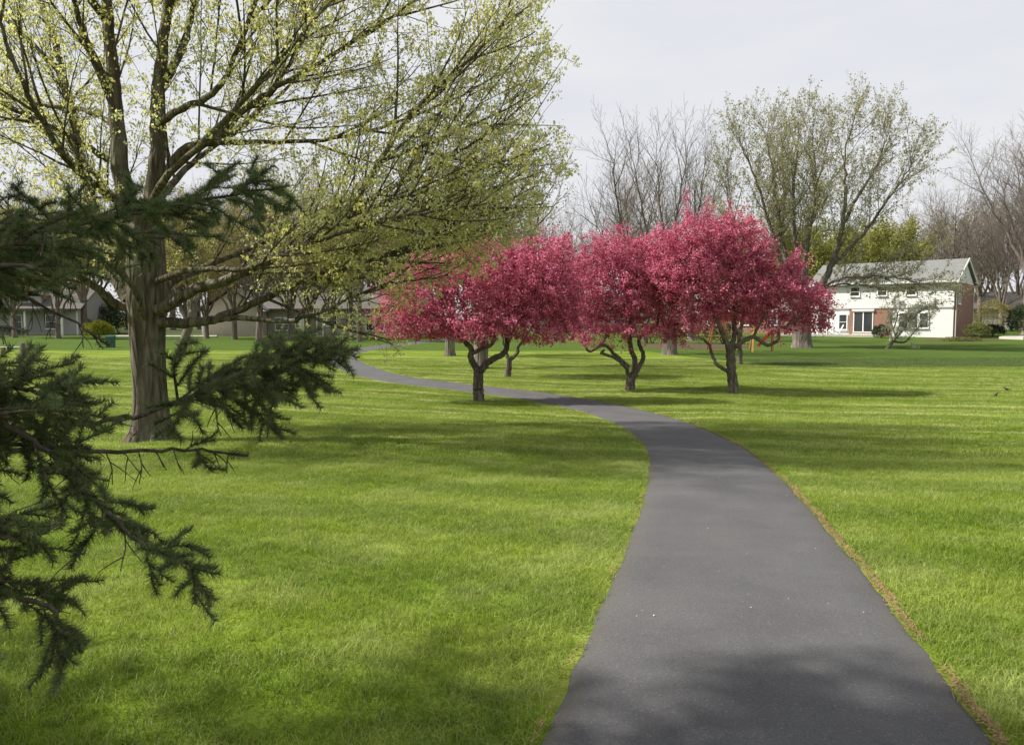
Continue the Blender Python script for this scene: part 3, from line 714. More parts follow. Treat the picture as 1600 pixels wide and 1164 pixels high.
crab('c3', 'tallest pink crab apple with upright shoots and a long low limb each side', b3,
     [([(1147, 619, 0), (1146, 606, 0), (1144, 590, 0), (1142, 570, 0), (1141, 552, 0), (1142, 540, 0)], .19, .14, None),
      ([(1143, 583, 0), (1130, 576, -.1), (1118, 566, -.2), (1112, 552, -.2), (1108, 540, -.2), (1098, 530, -.3), (1085, 526, -.4), (1070, 515, -.5)], .075, .03, None),
      ([(1141, 545, 0), (1132, 528, 0), (1124, 508, 0), (1115, 485, .1), (1100, 455, .2), (1085, 420, .2)], .10, .045, None),
      ([(1142, 545, 0), (1147, 525, .1), (1148, 500, .2), (1150, 470, .2), (1145, 430, .2), (1135, 395, .2)], .095, .045, None),
      ([(1146, 545, 0), (1160, 533, -.1), (1176, 527, -.2), (1186, 531, -.2), (1196, 539, -.3), (1208, 537, -.3), (1217, 528, -.3), (1218, 516, -.3), (1235, 505, -.4), (1255, 490, -.4)], .085, .035, None),
      ([(1176, 527, -.2), (1188, 505, -.3), (1205, 480, -.4), (1215, 460, -.4)], .05, .03, None)],
     [(1100, 368, 70, 36), (1080, 420, 70, 52), (1160, 395, 52, 52), (1198, 450, 62, 40), (1258, 462, 46, 36), (1130, 450, 86, 34), (1148, 350, 44, 24), (1228, 420, 30, 14), (1180, 485, 44, 18), (1045, 380, 30, 22), (1285, 485, 22, 18), (1250, 495, 30, 14), (1240, 405, 12, 14), (1100, 482, 46, 20), (1275, 505, 28, 12), (1215, 508, 40, 10, -.3)], 24, per=15, shoots=((1075, 345, 1074, 292, 3), (1104, 345, 1106, 305, 4), (1140, 345, 1144, 312, 2), (1235, 430, 1248, 385, 4), (1160, 350, 1185, 338, 3), (1205, 440, 1238, 420, 3)))
b5 = G(1157, 570)
crab('c5', 'thin straight crab apple trunk behind the tallest blossoming tree', b5,
     [([(1157, 573, 0), (1156, 550, 0), (1155, 528, 0), (1160, 505, 0), (1165, 480, 0)], .13, .08, None), ([(1155, 526, 0), (1145, 505, 0), (1140, 480, 0)], .06, .03, None)],
     [(1150, 470, 45, 28), (1175, 480, 36, 22), (1120, 480, 30, 24)], 25, per=8, dens=.22, bsize=.07)

# --- the tall silver maple, the bare trees and the wood behind
def stems_tree(seed, trunk, tr_r, stems, cfg):
    t = Tree(seed); k = 14
    q = smooth_line(trunk, 4); R = np.interp(np.linspace(0, 1, len(q)), np.linspace(0, 1, len(tr_r)), tr_r)
    V, Qq = tube_geo(q, R, k); an = np.tile(np.arange(k) / k * 6.283, len(q)); cc = np.repeat(q, k, 0); hh = cc[:, 2] - q[0][2]
    V = cc + (V - cc) * (1 + (.04 + .14 * np.exp(-np.clip(hh, 0, 9) / .35)) * np.sin(an * 4 + seed) + .05 * np.sin(an * 7 + hh))[:, None]
    t.V.append(V); t.Q.append(Qq + t.n); t.n += len(V)
    for pts, ra, rb in stems:
        s = smooth_line(pts, 5); s[1:-1] += t.r.normal(0, .05, (len(s) - 2, 3))
        t.tube(s, ra + (rb - ra) * np.linspace(0, 1, len(s)) ** .8, 7)
        t.sprout(s, ra, rb, 0, cfg)
    return t
def put_tree(name, label, t, base, bark_m, leaf_m=None, per=2, spread=.09, size=.12, cat='tree', group=None, droop=.5):
    root = empty(name, base); tag(root, label, cat, group)
    t.wood('trunk', bark_m, base, root)
    if leaf_m:
        V, Q, a = leaf_cloud(t.LP, None, per, spread, size, t.r, droop)
        c = obj('crown', mesh_of('crown', V - base, Q, None, leaf_m, False, {'rnd': a}), root); c['kind'] = 'stuff'
    return root
def copy_tree(src, base, rz, sc, label, group=None):
    o = src.copy(); COL.objects.link(o); o.location = base; o.rotation_euler = (0, 0, rz); o.scale = (sc, sc, sc * (.92 + .16 * random.random()))
    o['label'] = label
    if group: o['group'] = group
    elif 'group' in o: del o['group']
    for ch in src.children:
        c = ch.copy(); COL.objects.link(c); c.parent = o
    return o
FAR = dict(max=3, len=[0, 3.8, 1.7, .75], sp=[0, .6, .40, .29], ang=[0, .62, .62, .65], up=[0, .22, .16, .1], rad=[0, .034, .015, .008], seg=[0, 5, 3, 2],
           wob=[0, .07, .1, .12], trop=[0, .05, .05, .03], start=[.28, .12, .12], sides=[7, 4, 3, 3], rmin=.0065, taper=.5, lpt=3)
def px_stem(base, lst): return [P(x, y, base[1] + d) for x, y, d in lst]
sb = G(1253, 543)
silver_cfg = dict(FAR); silver_cfg.update(len=[0, 3.8, 1.7, .75], sp=[0, .62, .42, .34], ang=[0, .58, .6, .65], rad=[0, .035, .015, .008], taper=.35)
t = stems_tree(31, px_stem(sb, [(1253, 549, 0), (1253, 543, 0), (1253, 533, 0), (1252, 515, 0), (1251, 490, 0), (1251, 468, 0)]), [.95, .82, .68, .64, .66, .70],
    [(px_stem(sb, l), ra, .03) for l, ra in (
     ([(1243, 485, 0), (1222, 411, -.5), (1200, 342, -1), (1180, 278, -1.4), (1160, 231, -1.8)], 0.224),
     ([(1246, 480, 0), (1228, 403, .5), (1214, 325, 1), (1209, 265, 1.4), (1195, 209, 1.8)], 0.256),
     ([(1250, 478, 0), (1243, 394, -.8), (1240, 317, -1.4), (1243, 256, -1.8), (1250, 209, -2)], 0.240),
     ([(1255, 478, 0), (1260, 411, 1), (1268, 342, 1.8), (1282, 274, 2.4), (1292, 231, 2.8)], 0.224),
     ([(1260, 476, 0), (1285, 441, -.2), (1302, 411, -.4), (1314, 364, -.6), (1321, 308, -.8), (1319, 248, -1), (1332, 196, -1.2)], 0.336),
     ([(1302, 411, -.4), (1332, 384, -.8), (1372, 334, -1.4), (1402, 289, -1.8), (1430, 252, -2.2)], 0.192),
     ([(1316, 351, -.6), (1346, 299, -.2), (1372, 256, .2), (1388, 209, .6)], 0.160),
     ([(1268, 463, 0), (1300, 441, -1.2), (1345, 433, -2), (1390, 433, -2.6), (1425, 439, -3)], 0.120),
     ([(1270, 465, 0), (1300, 446, 1), (1340, 444, 1.8), (1375, 450, 2.4)], 0.096),
     ([(1243, 480, 0), (1200, 433, .8), (1165, 385, 1.2), (1140, 325, 1.4), (1135, 269, 1.6)], 0.208),
     ([(1250, 471, 0), (1262, 377, -2), (1275, 299, -3.4), (1270, 231, -4.2)], 0.192),
     ([(1248, 471, 0), (1225, 385, 2.4), (1225, 308, 3.8), (1222, 231, 4.6)], 0.192))], silver_cfg)
put_tree('silver_maple', 'tall many-stemmed maple with massive grey trunk and thin new leaves by the white house', t, sb, M['grey_bark'], M['silver_leaf'], 3, .07, .115)
tb = G(1046, 554)
t = stems_tree(32, px_stem(tb, [(1046, 560, 0), (1046, 552, 0), (1046, 545, 0), (1046, 530, 0)]), [.6, .52, .46, .44],
    [(px_stem(tb, l), ra, .02) for l, ra in (
     ([(1042, 548, 0), (1036, 515, 0), (1028, 471, 0), (1015, 406, -.4), (1005, 331, -.8), (990, 257, -1.2)], .26),
     ([(1050, 546, 0), (1050, 510, .2), (1050, 461, .2), (1052, 387, .2), (1062, 313, .4), (1072, 243, .6)], .27),
     ([(1048, 540, 0), (1044, 480, .4), (1036, 406, .8), (1032, 322, 1.2), (1026, 243, 1.6)], .22),
     ([(1030, 490, 0), (1005, 443, -.6), (978, 378, -1.2), (962, 303, -1.8), (955, 248, -2.2)], .17),
     ([(1051, 471, .2), (1075, 406, -.6), (1092, 331, -1.2), (1100, 266, -1.6)], .16),
     ([(1036, 510, 0), (985, 443, .8), (950, 387, 1.4), (925, 331, 1.8)], .14))], FAR)
put_tree('bare_tree', 'leafless twin-trunked pale tree standing in mulch behind the crab apples', t, tb, M['grey_bark'])
t_ = G(750, 576)
t = stems_tree(33, px_stem(t_, [(750, 582, 0), (750, 574, 0), (751, 560, 0), (752, 535, 0), (752, 515, 0)]), [.48, .42, .35, .33, .31],
    [(px_stem(t_, l), ra, .02) for l, ra in (
     ([(752, 525, 0), (740, 480, .3), (715, 420, .6), (690, 350, 1), (675, 290, 1.4)], .20), ([(752, 522, 0), (758, 460, -.4), (760, 390, -.8), (755, 320, -1.2), (760, 270, -1.6)], .20),
     ([(753, 525, 0), (780, 470, .6), (812, 410, 1), (838, 350, 1.4), (850, 290, 1.8)], .18), ([(752, 525, 0), (750, 450, 1), (735, 360, 1.8), (720, 260, 2.4)], .16))], FAR)
put_tree('pale_trunk_tree', 'thick pale-barked tree with sparse olive leaves right behind the forked crab apple', t, t_, M['grey_bark'], M['olive_leaf'], 1, .07, .1)

def local_tree(seed, h, spread, nst, cfg, tr=.32, fork=.22, lean=0.0):
    r = np.random.default_rng(seed); st = []
    top = np.array([lean * h * fork, 0, h * fork])
    trunk = [np.array([0, 0, -.3]), np.array([0, 0, 0.05]), np.array([0, 0, .4]), top * .6, top]
    for i in range(nst):
        a = i / nst * 6.283 + r.normal(0, .25); sp = spread * (.25 + .75 * r.random()) * (0.15 if i == 0 else 1); hh = h * (.78 + .22 * r.random())
        d = np.array([math.cos(a), math.sin(a), 0])
        b0 = trunk[3] + (trunk[4] - trunk[3]) * r.random()
        st.append(([b0, b0 + d * sp * .22 + [0, 0, (hh - b0[2]) * .28], b0 + d * sp * .55 + [0, 0, (hh - b0[2]) * .6], b0 + d * sp * .85 + [0, 0, hh - b0[2]]], tr * (.5 + .15 * r.random()), .02))
    return stems_tree(seed, trunk, [tr * 1.35, tr * 1.15, tr * .95, tr * .88, tr * .8], st, cfg)
Z0 = np.zeros(3)
B1 = dict(FAR); B1.update(sp=[0, .55, .38, .27], ang=[0, .75, .7, .7], up=[0, .12, .12, .08])
RND = dict(FAR); RND.update(len=[0, 2.6, 1.2, .5], sp=[0, .58, .42, .32], up=[0, .1, .1, .05])
WOOD = 'trees of the wood'
def wood_place(x): return 'behind the grey gabled house' if x < 230 else 'behind the long ranch house' if x < 700 else 'behind the cream house' if x < 1300 else 'past the white house'
def wood_label(x, v): return ('tree with thin olive-brown spring leaves in the wood ' if v == 'C' else 'leafless brown tree in the wood ') + wood_place(x)
def gp(x, D): p = P(x, 500, D); return on_ground(p[0], p[1])
lab_bare = 'leafless brown tree in the wood behind the houses'
lab_olive = 'tree with thin olive-brown spring haze in the wood behind the houses'
vA = put_tree('bare_tree', lab_bare, local_tree(41, 13, 4.6, 7, B1, .30), Z0, M['twig'], group=WOOD)
vB = put_tree('bare_tree', lab_bare, local_tree(42, 15, 5.2, 6, B1, .34, .3), Z0, M['twig'], group=WOOD)
vC = put_tree('budding_tree', lab_olive, local_tree(43, 12, 5.2, 7, RND, .28), Z0, M['brown_bark'], M['olive_leaf'], 2, .12, .14, group=WOOD)
vD = put_tree('round_lime_tree', 'dense bright yellow-green rounded tree behind the white house roof', local_tree(44, 8.6, 4.8, 9, RND, .22, .16), Z0, M['brown_bark'], M['lime_leaf'], 6, .22, .20)
def move(o, p, rz, sc=1.0): o.location = p; o.rotation_euler = (0, 0, rz); o.scale = (sc, sc, sc)
move(vD, gp(1378, 103), .3, 1.4)
copy_tree(vD, gp(1255, 106), 1.6, 1.4, 'yellow-green rounded tree behind the silver-trunked many-stemmed maple')
copy_tree(vD, gp(1150, 118), 2.6, 1.3, 'small yellow-green rounded tree far behind the tallest crab apple')
copy_tree(vD, gp(60, 96), .6, 1.3, 'yellow-green rounded tree behind the grey gabled house')
copy_tree(vD, gp(235, 100), 4.0, 1.35, 'yellow-green rounded tree behind the great maple trunk')
# leafless trees in view singly
move(vB, gp(1605, 80), .4, 1.35); vB['label'] = 'big leafless brown tree at the corner past the white house'; del vB['group']
move(vA, gp(930, 88), 1.0, .95); del vA['group']; vA['label'] = 'small leafless tree beyond the beige house behind the crab apples'
copy_tree(vB, gp(1080, 66), 2.2, .92, 'leafless tree just behind the twin-trunked pale tree')
copy_tree(vA, gp(985, 74), 3.2, 1.15, 'leafless slender tree between the beige house and the twin-trunked tree')
k = 0
for x, D, v, s in ((1480, 96, 'A', .95), (1530, 104, 'B', .8), (1450, 112, 'A', .9), (1565, 92, 'A', .82), (1590, 108, 'A', 1.1), (1640, 88, 'A', 1.3), (1690, 100, 'B', 1.1), (1510, 118, 'C', 1.05), (1620, 100, 'B', 1.0), (1440, 126, 'C', 1.1), (1550, 128, 'C', 1.1), (1350, 122, 'A', .9), (1200, 125, 'A', .9),
                   (860, 112, 'A', .9), (800, 104, 'C', .95), (740, 112, 'B', .8), (690, 98, 'C', 1.0), (640, 108, 'A', 1.0), (600, 100, 'C', 1.05), (560, 94, 'C', .95), (520, 110, 'B', .95), (480, 98, 'C', 1.1), (440, 92, 'A', .95), (400, 104, 'C', 1.1), (350, 94, 'C', 1.0), (310, 108, 'B', .9), (270, 92, 'C', 1.0), (150, 104, 'C', 1.15), (110, 94, 'A', 1.0), (30, 108, 'B', .95), (-20, 92, 'C', 1.0), (-80, 100, 'A', 1.1), (1010, 118, 'C', .9), (910, 126, 'A', .8), (1110, 112, 'A', .85), (290, 98, 'C', .9), (335, 102, 'A', .9), (375, 96, 'C', .9), (425, 100, 'C', .85), (500, 94, 'C', .9), (545, 102, 'A', .85), (585, 92, 'C', .9), (200, 96, 'C', .9), (250, 104, 'A', .95), (660, 92, 'C', .8)):
    s *= 1.3; src = {'A': vA, 'B': vB, 'C': vC}[v]; base = gp(x, D + random.uniform(-2, 2))
    if v == 'C' and k == 0: move(vC, base, random.random() * 6, s); k = 1; vC['label'] = wood_label(x, v); vC['group'] = WOOD + ' ' + wood_place(x)
    else: copy_tree(src, base, random.random() * 6.28, s, wood_label(x, v), WOOD + ' ' + wood_place(x))
for x, D, s, lab in ((322, 71, .8, 'thin olive tree at the garage corner of the ranch house'), (366, 69, .85, 'thin olive tree in front of the garage gable'), (482, 72, .8, 'thin olive tree before the wood-panelled ranch wall'), (520, 70, .75, 'thin olive tree beside the sunroom end of the ranch house'), (22, 71, .8, 'thin olive tree in front of the grey gabled house porch'), (90, 69, .8, 'thin olive tree at the corner of the grey gabled house')):
    copy_tree(vC, gp(x, D), random.random() * 6.28, s, lab)
# trunks standing on the left-hand lawns
def lawn_tree(px_, py_, h, seed, label, bark_m, leaf_m=None, tr=.25, lean=0.0, spread=3.4, nst=6, per=2):
    b = G(px_, py_); t = local_tree(seed, h, spread, nst, RND, tr, .3, lean)
    t.V = [v + b for v in t.V]; t.LP = [p + b for p in t.LP]
    return put_tree('lawn_tree', label, t, b, bark_m, leaf_m, per, .10, .12)
lawn_tree(284, 555, 9, 51, 'pale grey trunk leaning over the lawn beside the great maple', M['grey_bark'], M['olive_leaf'], .27, .28)
lawn_tree(703, 556, 10, 52, 'straight grey-barked tree beyond the far bend of the path', M['grey_bark'], M['olive_leaf'], .30, 0, 3.6)
lawn_tree(405, 533, 9.5, 53, 'brown tree with arching bare stems in front of the ranch garage', M['brown_bark'], None, .30, .05, 4.4, 9)
lawn_tree(455, 530, 9, 54, 'dark tree standing before the ranch house window', M['brown_bark'], M['olive_leaf'], .34, .03, 3.6, 7)
lawn_tree(549, 527, 10, 55, 'slim dark tree next to the sunroom windows', M['brown_bark'], M['olive_leaf'], .22, 0, 3.0)
lawn_tree(562, 534, 10.5, 56, 'dark straight trunk on the lawn where the path turns back', M['brown_bark'], M['olive_leaf'], .25, 0, 3.4)
lawn_tree(132, 523, 12, 57, 'tall dark trunk near the round yellow shrub', M['brown_bark'], M['olive_leaf'], .36, 0, 4.0)
lawn_tree(1008, 536, 7.5, 58, 'short dark leafless tree between the crab apples and the beige house', M['brown_bark'], None, .2, .1, 2.6)

# the far-off wood that closes the view behind everything, too far to tell its trees apart
r = np.random.default_rng(66); k = 30000; x = r.uniform(-150, 150, k); y = r.uniform(128, 150, k)
hgt_ = 7.5 + 3.0 * np.sin(x * .11 + 1) + 2.2 * np.sin(x * .31) + 1.6 * np.sin(x * .83 + 2); z = terr(x, y) + hgt_ * r.random(k) ** .85
V, Q, a = leaf_cloud(np.stack([x, y, z], -1), None, 1, .2, .62, r, -.6, .32)
far_wood = obj('far_woods', mesh_of('far_woods', V, Q, None, M['far_twigs'], False, {'rnd': a})); tag(far_wood, 'hazy brown brush of the far wood behind all the houses', 'woods', kind='stuff')
# small white-flowering tree before the house
wb = G(1388, 545)
t = Tree(61)
WC = dict(max=3, len=[0, .85, .5, .26], sp=[0, .28, .22, .17], ang=[0, .8, .8, .8], up=[0, .1, .08, .05], rad=[0, .02, .011, .006], seg=[0, 4, 3, 2], wob=[0, .16, .18, .18], trop=[0, .02, .02, 0], start=[.3, .15, .15], sides=[7, 4, 3, 3], rmin=.005, lpt=3)
for l, ra in (([(1384, 548, 0), (1390, 540, 0), (1396, 533, 0), (1400, 526, 0), (1396, 515, .2), (1392, 500, .3)], .13), ([(1396, 533, 0), (1406, 522, 0), (1416, 508, -.2), (1424, 492, -.4)], .09), ([(1398, 534, 0), (1412, 535, 0), (1420, 529, -.2), (1432, 515, -.3), (1450, 500, -.4)], .08), ([(1400, 526, 0), (1408, 505, .6), (1438, 488, .9)], .06), ([(1396, 515, 0), (1402, 495, 0), (1400, 482, 0)], .05), ([(1424, 500, -.2), (1440, 484, 0), (1455, 478, .2)], .05)):
    q = smooth_line(px_stem(wb, l), 4); t.tube(q, np.linspace(ra, .02, len(q)), 7); t.sprout(q, ra, .02, 0, WC)
put_tree('flowering_tree', 'small leaning tree with creamy white blossom in front of the white house', t, wb, M['crab_bark'], M['white_bloom'], 3, .08, .10)

# shrubs: a short branching frame and many small leaves
def shrub(name, label, base, rx, ry, h, leaf_m, seed, nleaf=2600, size=.10, cat='shrub', group=None, flat=.5):
    r = np.random.default_rng(seed); root = empty(name, base); tag(root, label, cat, group)
    m = MB()
    for i in range(7):
        a = r.random() * 6.28; e = np.array([math.cos(a) * rx * .6, math.sin(a) * ry * .6, h * (.5 + .35 * r.random())])
        m.tube([np.array([0, 0, -.05]), e * [.35, .35, .5], e], [.03, .02, .008], 5)
    m.build('stem', M['brown_bark'], root, True)
    v = r.normal(0, 1, (nleaf, 3)); v /= np.linalg.norm(v, axis=1, keepdims=True); v[:, 2] = np.where(v[:, 2] < -.55, -v[:, 2], v[:, 2])
    lump = 1 + .10 * np.sin(v[:, 0] * 5 + seed) * np.sin(v[:, 1] * 4) + .08 * np.sin(v[:, 2] * 9 + v[:, 0] * 6)
    p = v * (r.random((nleaf, 1)) ** .22) * lump[:, None] * [rx, ry, h * .55] + [0, 0, h * .5]
    p = p[p[:, 2] > 0.02]
    V, Q, a = leaf_cloud(p, None, 1, .02, size, r, .1)
    c = obj('foliage', mesh_of('foliage', V, Q, None, leaf_m, False, {'rnd': a}), root); c['kind'] = 'stuff'
    return root
shrub('yellow_shrub', 'round clipped bright yellow-green shrub near the green utility box', G(155, 530), 1.25, 1.2, 1.55, M['yellow_shrub'], 71, 5200, .11)
shrub('evergreen_shrub', 'tall rounded dark evergreen beside the concrete pad', gp(1603, 73), 1.7, 1.6, 2.9, M['evergreen'], 72, 6000, .13)
shrub('foundation_shrub', 'brownish low shrub at the corner of the brick end wall', gp(1528, 71), 1.3, 1.0, 1.3, M['shrub_leaf'], 73, 2200, .11)
shrub('foundation_shrub', 'dark green low shrub past the brick end wall', gp(1552, 75), 1.2, 1.0, 1.1, M['evergreen'], 74, 2200, .11)
shrub('foundation_shrub', 'small dark shrub by the patio end of the house', gp(1378, 72), .8, .7, 1.2, M['evergreen'], 75, 1500, .10)
shrub('olive_shrub', 'tall loose olive-yellow shrub behind the brick end wall', gp(1552, 84), 2.1, 1.5, 3.6, M['olive_leaf'], 76, 2600, .13)
shrub('pale_groundcover', 'low pale green plants in the bed below the brick end wall', gp(1505, 65), 1.8, .6, .35, M['shrub_leaf'], 77, 1200, .09)
for i, (x, D, h) in enumerate(((185, 84, 2.4), (120, 82, 2.0), (168, 86, 3.0))):
    shrub('evergreen_shrub', ['tall dark evergreen shrub behind the round yellow one', 'dark evergreen shrub against the grey gabled house', 'biggest dark evergreen shrub beside the concrete drive'][i], gp(x, D), 1.5, 1.3, h, M['evergreen'], 80 + i, 2600, .14)
shrub('hedge_shrub', 'low dark shrub at the foot of the grey porch posts', gp(15, 74), 1.6, .8, .9, M['evergreen'], 85, 1600, .11)
shrub('garden_shrub', 'brown-green shrub between the pale tree trunks', gp(1020, 60), 1.4, 1.0, 1.5, M['shrub_leaf'], 86, 1800, .11)
shrub('garden_shrub', 'dark shrub behind the wooden climbing frame', gp(1130, 60), 1.5, 1.0, 1.6, M['evergreen'], 87, 1800, .11)

# --- the spruce at the edge of the path: trunk just out of view, boughs reaching in
ST = np.array([-3.6, 2.45]); sbase = on_ground(*ST)
spruce = empty('spruce_tree', sbase)
tag(spruce, 'dark green spruce with needled boughs reaching over the lawn beside the path', 'tree')
SP_H = 14.0
m = MB(); zz = np.linspace(-.3, SP_H, 16)
m.tube(np.stack([.03 * np.sin(zz), .03 * np.cos(zz * 1.3), zz], -1), np.interp(zz, [-.3, 0, .5, 13.9, 14], [.26, .21, .17, .02, .006]), 12)
m.build('trunk', M['spruce_bark'], spruce, True)
def needles(pts, r, per_m, ln, wd):
    """spiky needles all round a shoot"""
    pts = np.asarray(pts); seg = np.linalg.norm(np.diff(pts, axis=0), axis=1); L = seg.sum(); k = max(4, int(L * per_m))
    s = np.linspace(0, 1, k) * (len(pts) - 1); i = np.minimum(s.astype(int), len(pts) - 2); f = (s - i)[:, None]
    p = pts[i] * (1 - f) + pts[i + 1] * f; tg = (pts[i + 1] - pts[i]) / seg[i][:, None]
    q = r.normal(0, 1, (k, 3)); q[:, 2] += .45; rd = q - (q * tg).sum(1, keepdims=True) * tg; rd /= np.linalg.norm(rd, axis=1, keepdims=True) + 1e-9
    d = tg * r.uniform(.35, .8, (k, 1)) + rd; d /= np.linalg.norm(d, axis=1, keepdims=True)
    sd = np.cross(d, rd + .3 * r.normal(0, 1, (k, 3))); sd /= np.linalg.norm(sd, axis=1, keepdims=True) + 1e-9
    l = (ln * r.uniform(.7, 1.15, k))[:, None]
    return np.stack([p - sd * wd / 2, p + sd * wd / 2, p + d * l], 1).reshape(-1, 3)
def make_bough(axis_pts, r, r0=.011, side_len=.5, per_m=2000, ln=.025, wd=.0025, dead=.25, gap=.06, leafstart=.2, droop=.07, sub=.042):
    wood, NV = Tree(int(r.integers(1e6))), []
    ax = smooth_line(axis_pts, 6); ax[1:] += r.normal(0, .004, (len(ax) - 1, 3)); n_ = len(ax)
    wood.tube(ax, np.linspace(r0, .003, n_), 7)
    seg = np.linalg.norm(np.diff(ax, axis=0), axis=1); cum = np.concatenate([[0], np.cumsum(seg)]); L = cum[-1]
    NV.append(needles(ax[int(n_ * (.72 if dead < 1 else .93)):], r, per_m, ln, wd))
    pos = leafstart * L; sgn = 1
    while pos < L * .985:
        i = min(max(int(np.searchsorted(cum, pos)) - 1, 0), n_ - 2); p = ax[i] + (ax[i + 1] - ax[i]) * (pos - cum[i]) / seg[i]; tg = (ax[i + 1] - ax[i]) / seg[i]
        fr = pos / L; sgn = -sgn
        sd = np.cross(tg, [0, 0, 1.0]); sd /= np.linalg.norm(sd)
        isdead = r.random() < dead * (1.25 - fr)
        a = r.normal(.95, .18); d = math.cos(a) * tg + math.sin(a) * sd * sgn; d[2] += r.normal(.06, .38)
        if isdead: d[2] -= .8
        d /= np.linalg.norm(d)
        l = (side_len * .85 * (1 - fr) ** .6 + .10) * r.uniform(.6, 1.2) * (.6 if isdead else 1)
        q = wood.grow(p, d, l, 6, .10, -droop if not isdead else -.12)
        wood.tube(q, np.linspace(max(.0022, .006 * l / .4), .0016, 7), 4)
        if not isdead: NV.append(needles(q[1 if l < .3 else 2:], r, per_m, ln, wd))
        m_ = int(l / sub)
        for k in range(m_):
            s = .18 + .8 * (k + r.random() * .6) / max(m_, 1)
            if s > .98: continue
            j = min(int(s * 6), 5); pp = q[j] + (q[j + 1] - q[j]) * (s * 6 - j); t2 = unit(q[j + 1] - q[j])
            s2 = np.cross(t2, [0, 0, 1.0]); s2 = unit(s2) * (1 if k % 2 else -1)
            d2 = unit(.75 * t2 + .6 * s2 + np.array([0, 0, r.normal(.08, .42) - (.6 if isdead else 0)]))
            l2 = (.055 + .13 * (1 - s) * min(1, l / .35)) * r.uniform(.6, 1.3)
            q2 = wood.grow(pp, d2, l2, 3, .12, -droop)
            wood.tube(q2, np.linspace(.0022, .0011, 4), 3)
            if not isdead and r.random() > .10: NV.append(needles(q2, r, per_m, ln, wd))
            elif r.random() < .12: NV.append(needles(q2[1:], r, per_m * .5, ln, wd))
        pos += gap * .95 * r.uniform(.5, 1.5)
    V = np.vstack(NV); return wood, V
def add_bough(axis_pts, seed, **kw):
    r = np.random.default_rng(seed); wood, V = make_bough(axis_pts, r, **kw)
    b = obj('bough', mesh_of('bough', np.vstack(wood.V) - sbase, np.vstack(wood.Q), None, M['spruce_bark'], True), spruce)
    k = len(V) // 3
    nd = obj('needles', mesh_of('needles', V - sbase, None, np.arange(k * 3).reshape(-1, 3), M['needle'], False, {'rnd': np.repeat(r.random(k), 3)}), b)
    nd['kind'] = 'stuff'; return k
def at_trunk(z): return np.array([ST[0], ST[1], z])
NB = 0
def hero(z0, lst, seed, **kw):
    global NB
    pts = [at_trunk(z0)] + [P(x, y, D) for x, y, D in lst]
    NB += add_bough(pts, seed, **kw)
hero(2.15, [(-160, 400, 2.5), (0, 372, 2.6), (150, 345, 2.6), (290, 318, 2.55), (450, 292, 2.5)], 1, side_len=.46, leafstart=.42, gap=.036, dead=.15)
hero(2.05, [(-160, 420, 2.9), (0, 392, 3.0), (110, 372, 3.05), (230, 362, 3.1), (345, 372, 3.1)], 2, side_len=.48, leafstart=.45, gap=.038, dead=.25)
hero(2.0, [(-160, 410, 2.2), (-20, 412, 2.2), (60, 420, 2.2), (120, 455, 2.15)], 3, side_len=.32, leafstart=.5, gap=.06, dead=.9)
hero(1.95, [(-150, 390, 2.3), (0, 385, 2.3), (80, 350, 2.3), (150, 320, 2.3)], 4, side_len=.40, leafstart=.5, gap=.036, dead=.2)
hero(1.9, [(-150, 440, 2.7), (0, 450, 2.8), (90, 490, 2.8), (170, 540, 2.75)], 5, side_len=.34, leafstart=.5, gap=.06, dead=4)
hero(1.35, [(-160, 660, 2.1), (20, 668, 2.25), (150, 660, 2.3), (240, 642, 2.3), (330, 602, 2.3), (430, 575, 2.3), (525, 548, 2.3)], 6, side_len=.85, leafstart=.84, gap=.016, dead=.25)
hero(1.30, [(-150, 700, 2.2), (60, 700, 2.3), (200, 705, 2.35), (300, 702, 2.35), (385, 712, 2.3)], 7, side_len=.30, leafstart=.62, gap=.06, dead=1.6)
hero(1.40, [(-120, 640, 1.8), (0, 655, 1.85), (70, 705, 1.9), (130, 765, 1.9), (200, 832, 1.9), (270, 872, 1.88), (335, 890, 1.85)], 8, side_len=.38, leafstart=.45, gap=.034, dead=.3)
hero(1.45, [(-120, 590, 1.9), (0, 598, 1.9), (60, 612, 1.9), (125, 620, 1.9)], 9, side_len=.36, leafstart=.5, gap=.034, dead=.1)
hero(1.35, [(-120, 660, 2.0), (0, 690, 2.0), (60, 700, 2.0), (140, 700, 2.0)], 10, side_len=.26, leafstart=.5, gap=.042, dead=.2)
hero(1.15, [(-120, 800, 1.7), (-10, 835, 1.7), (50, 840, 1.7), (95, 815, 1.7)], 11, side_len=.26, leafstart=.5, gap=.045, dead=.2)
hero(1.05, [(-120, 880, 1.75), (-10, 915, 1.8), (60, 945, 1.8), (110, 985, 1.8), (130, 1020, 1.8)], 12, side_len=.30, leafstart=.5, gap=.034, dead=.3)
hero(1.5, [(-120, 500, 2.2), (-20, 505, 2.2), (40, 520, 2.2)], 13, side_len=.28, leafstart=.5, gap=.06, dead=4)
print('hero needles', NB)
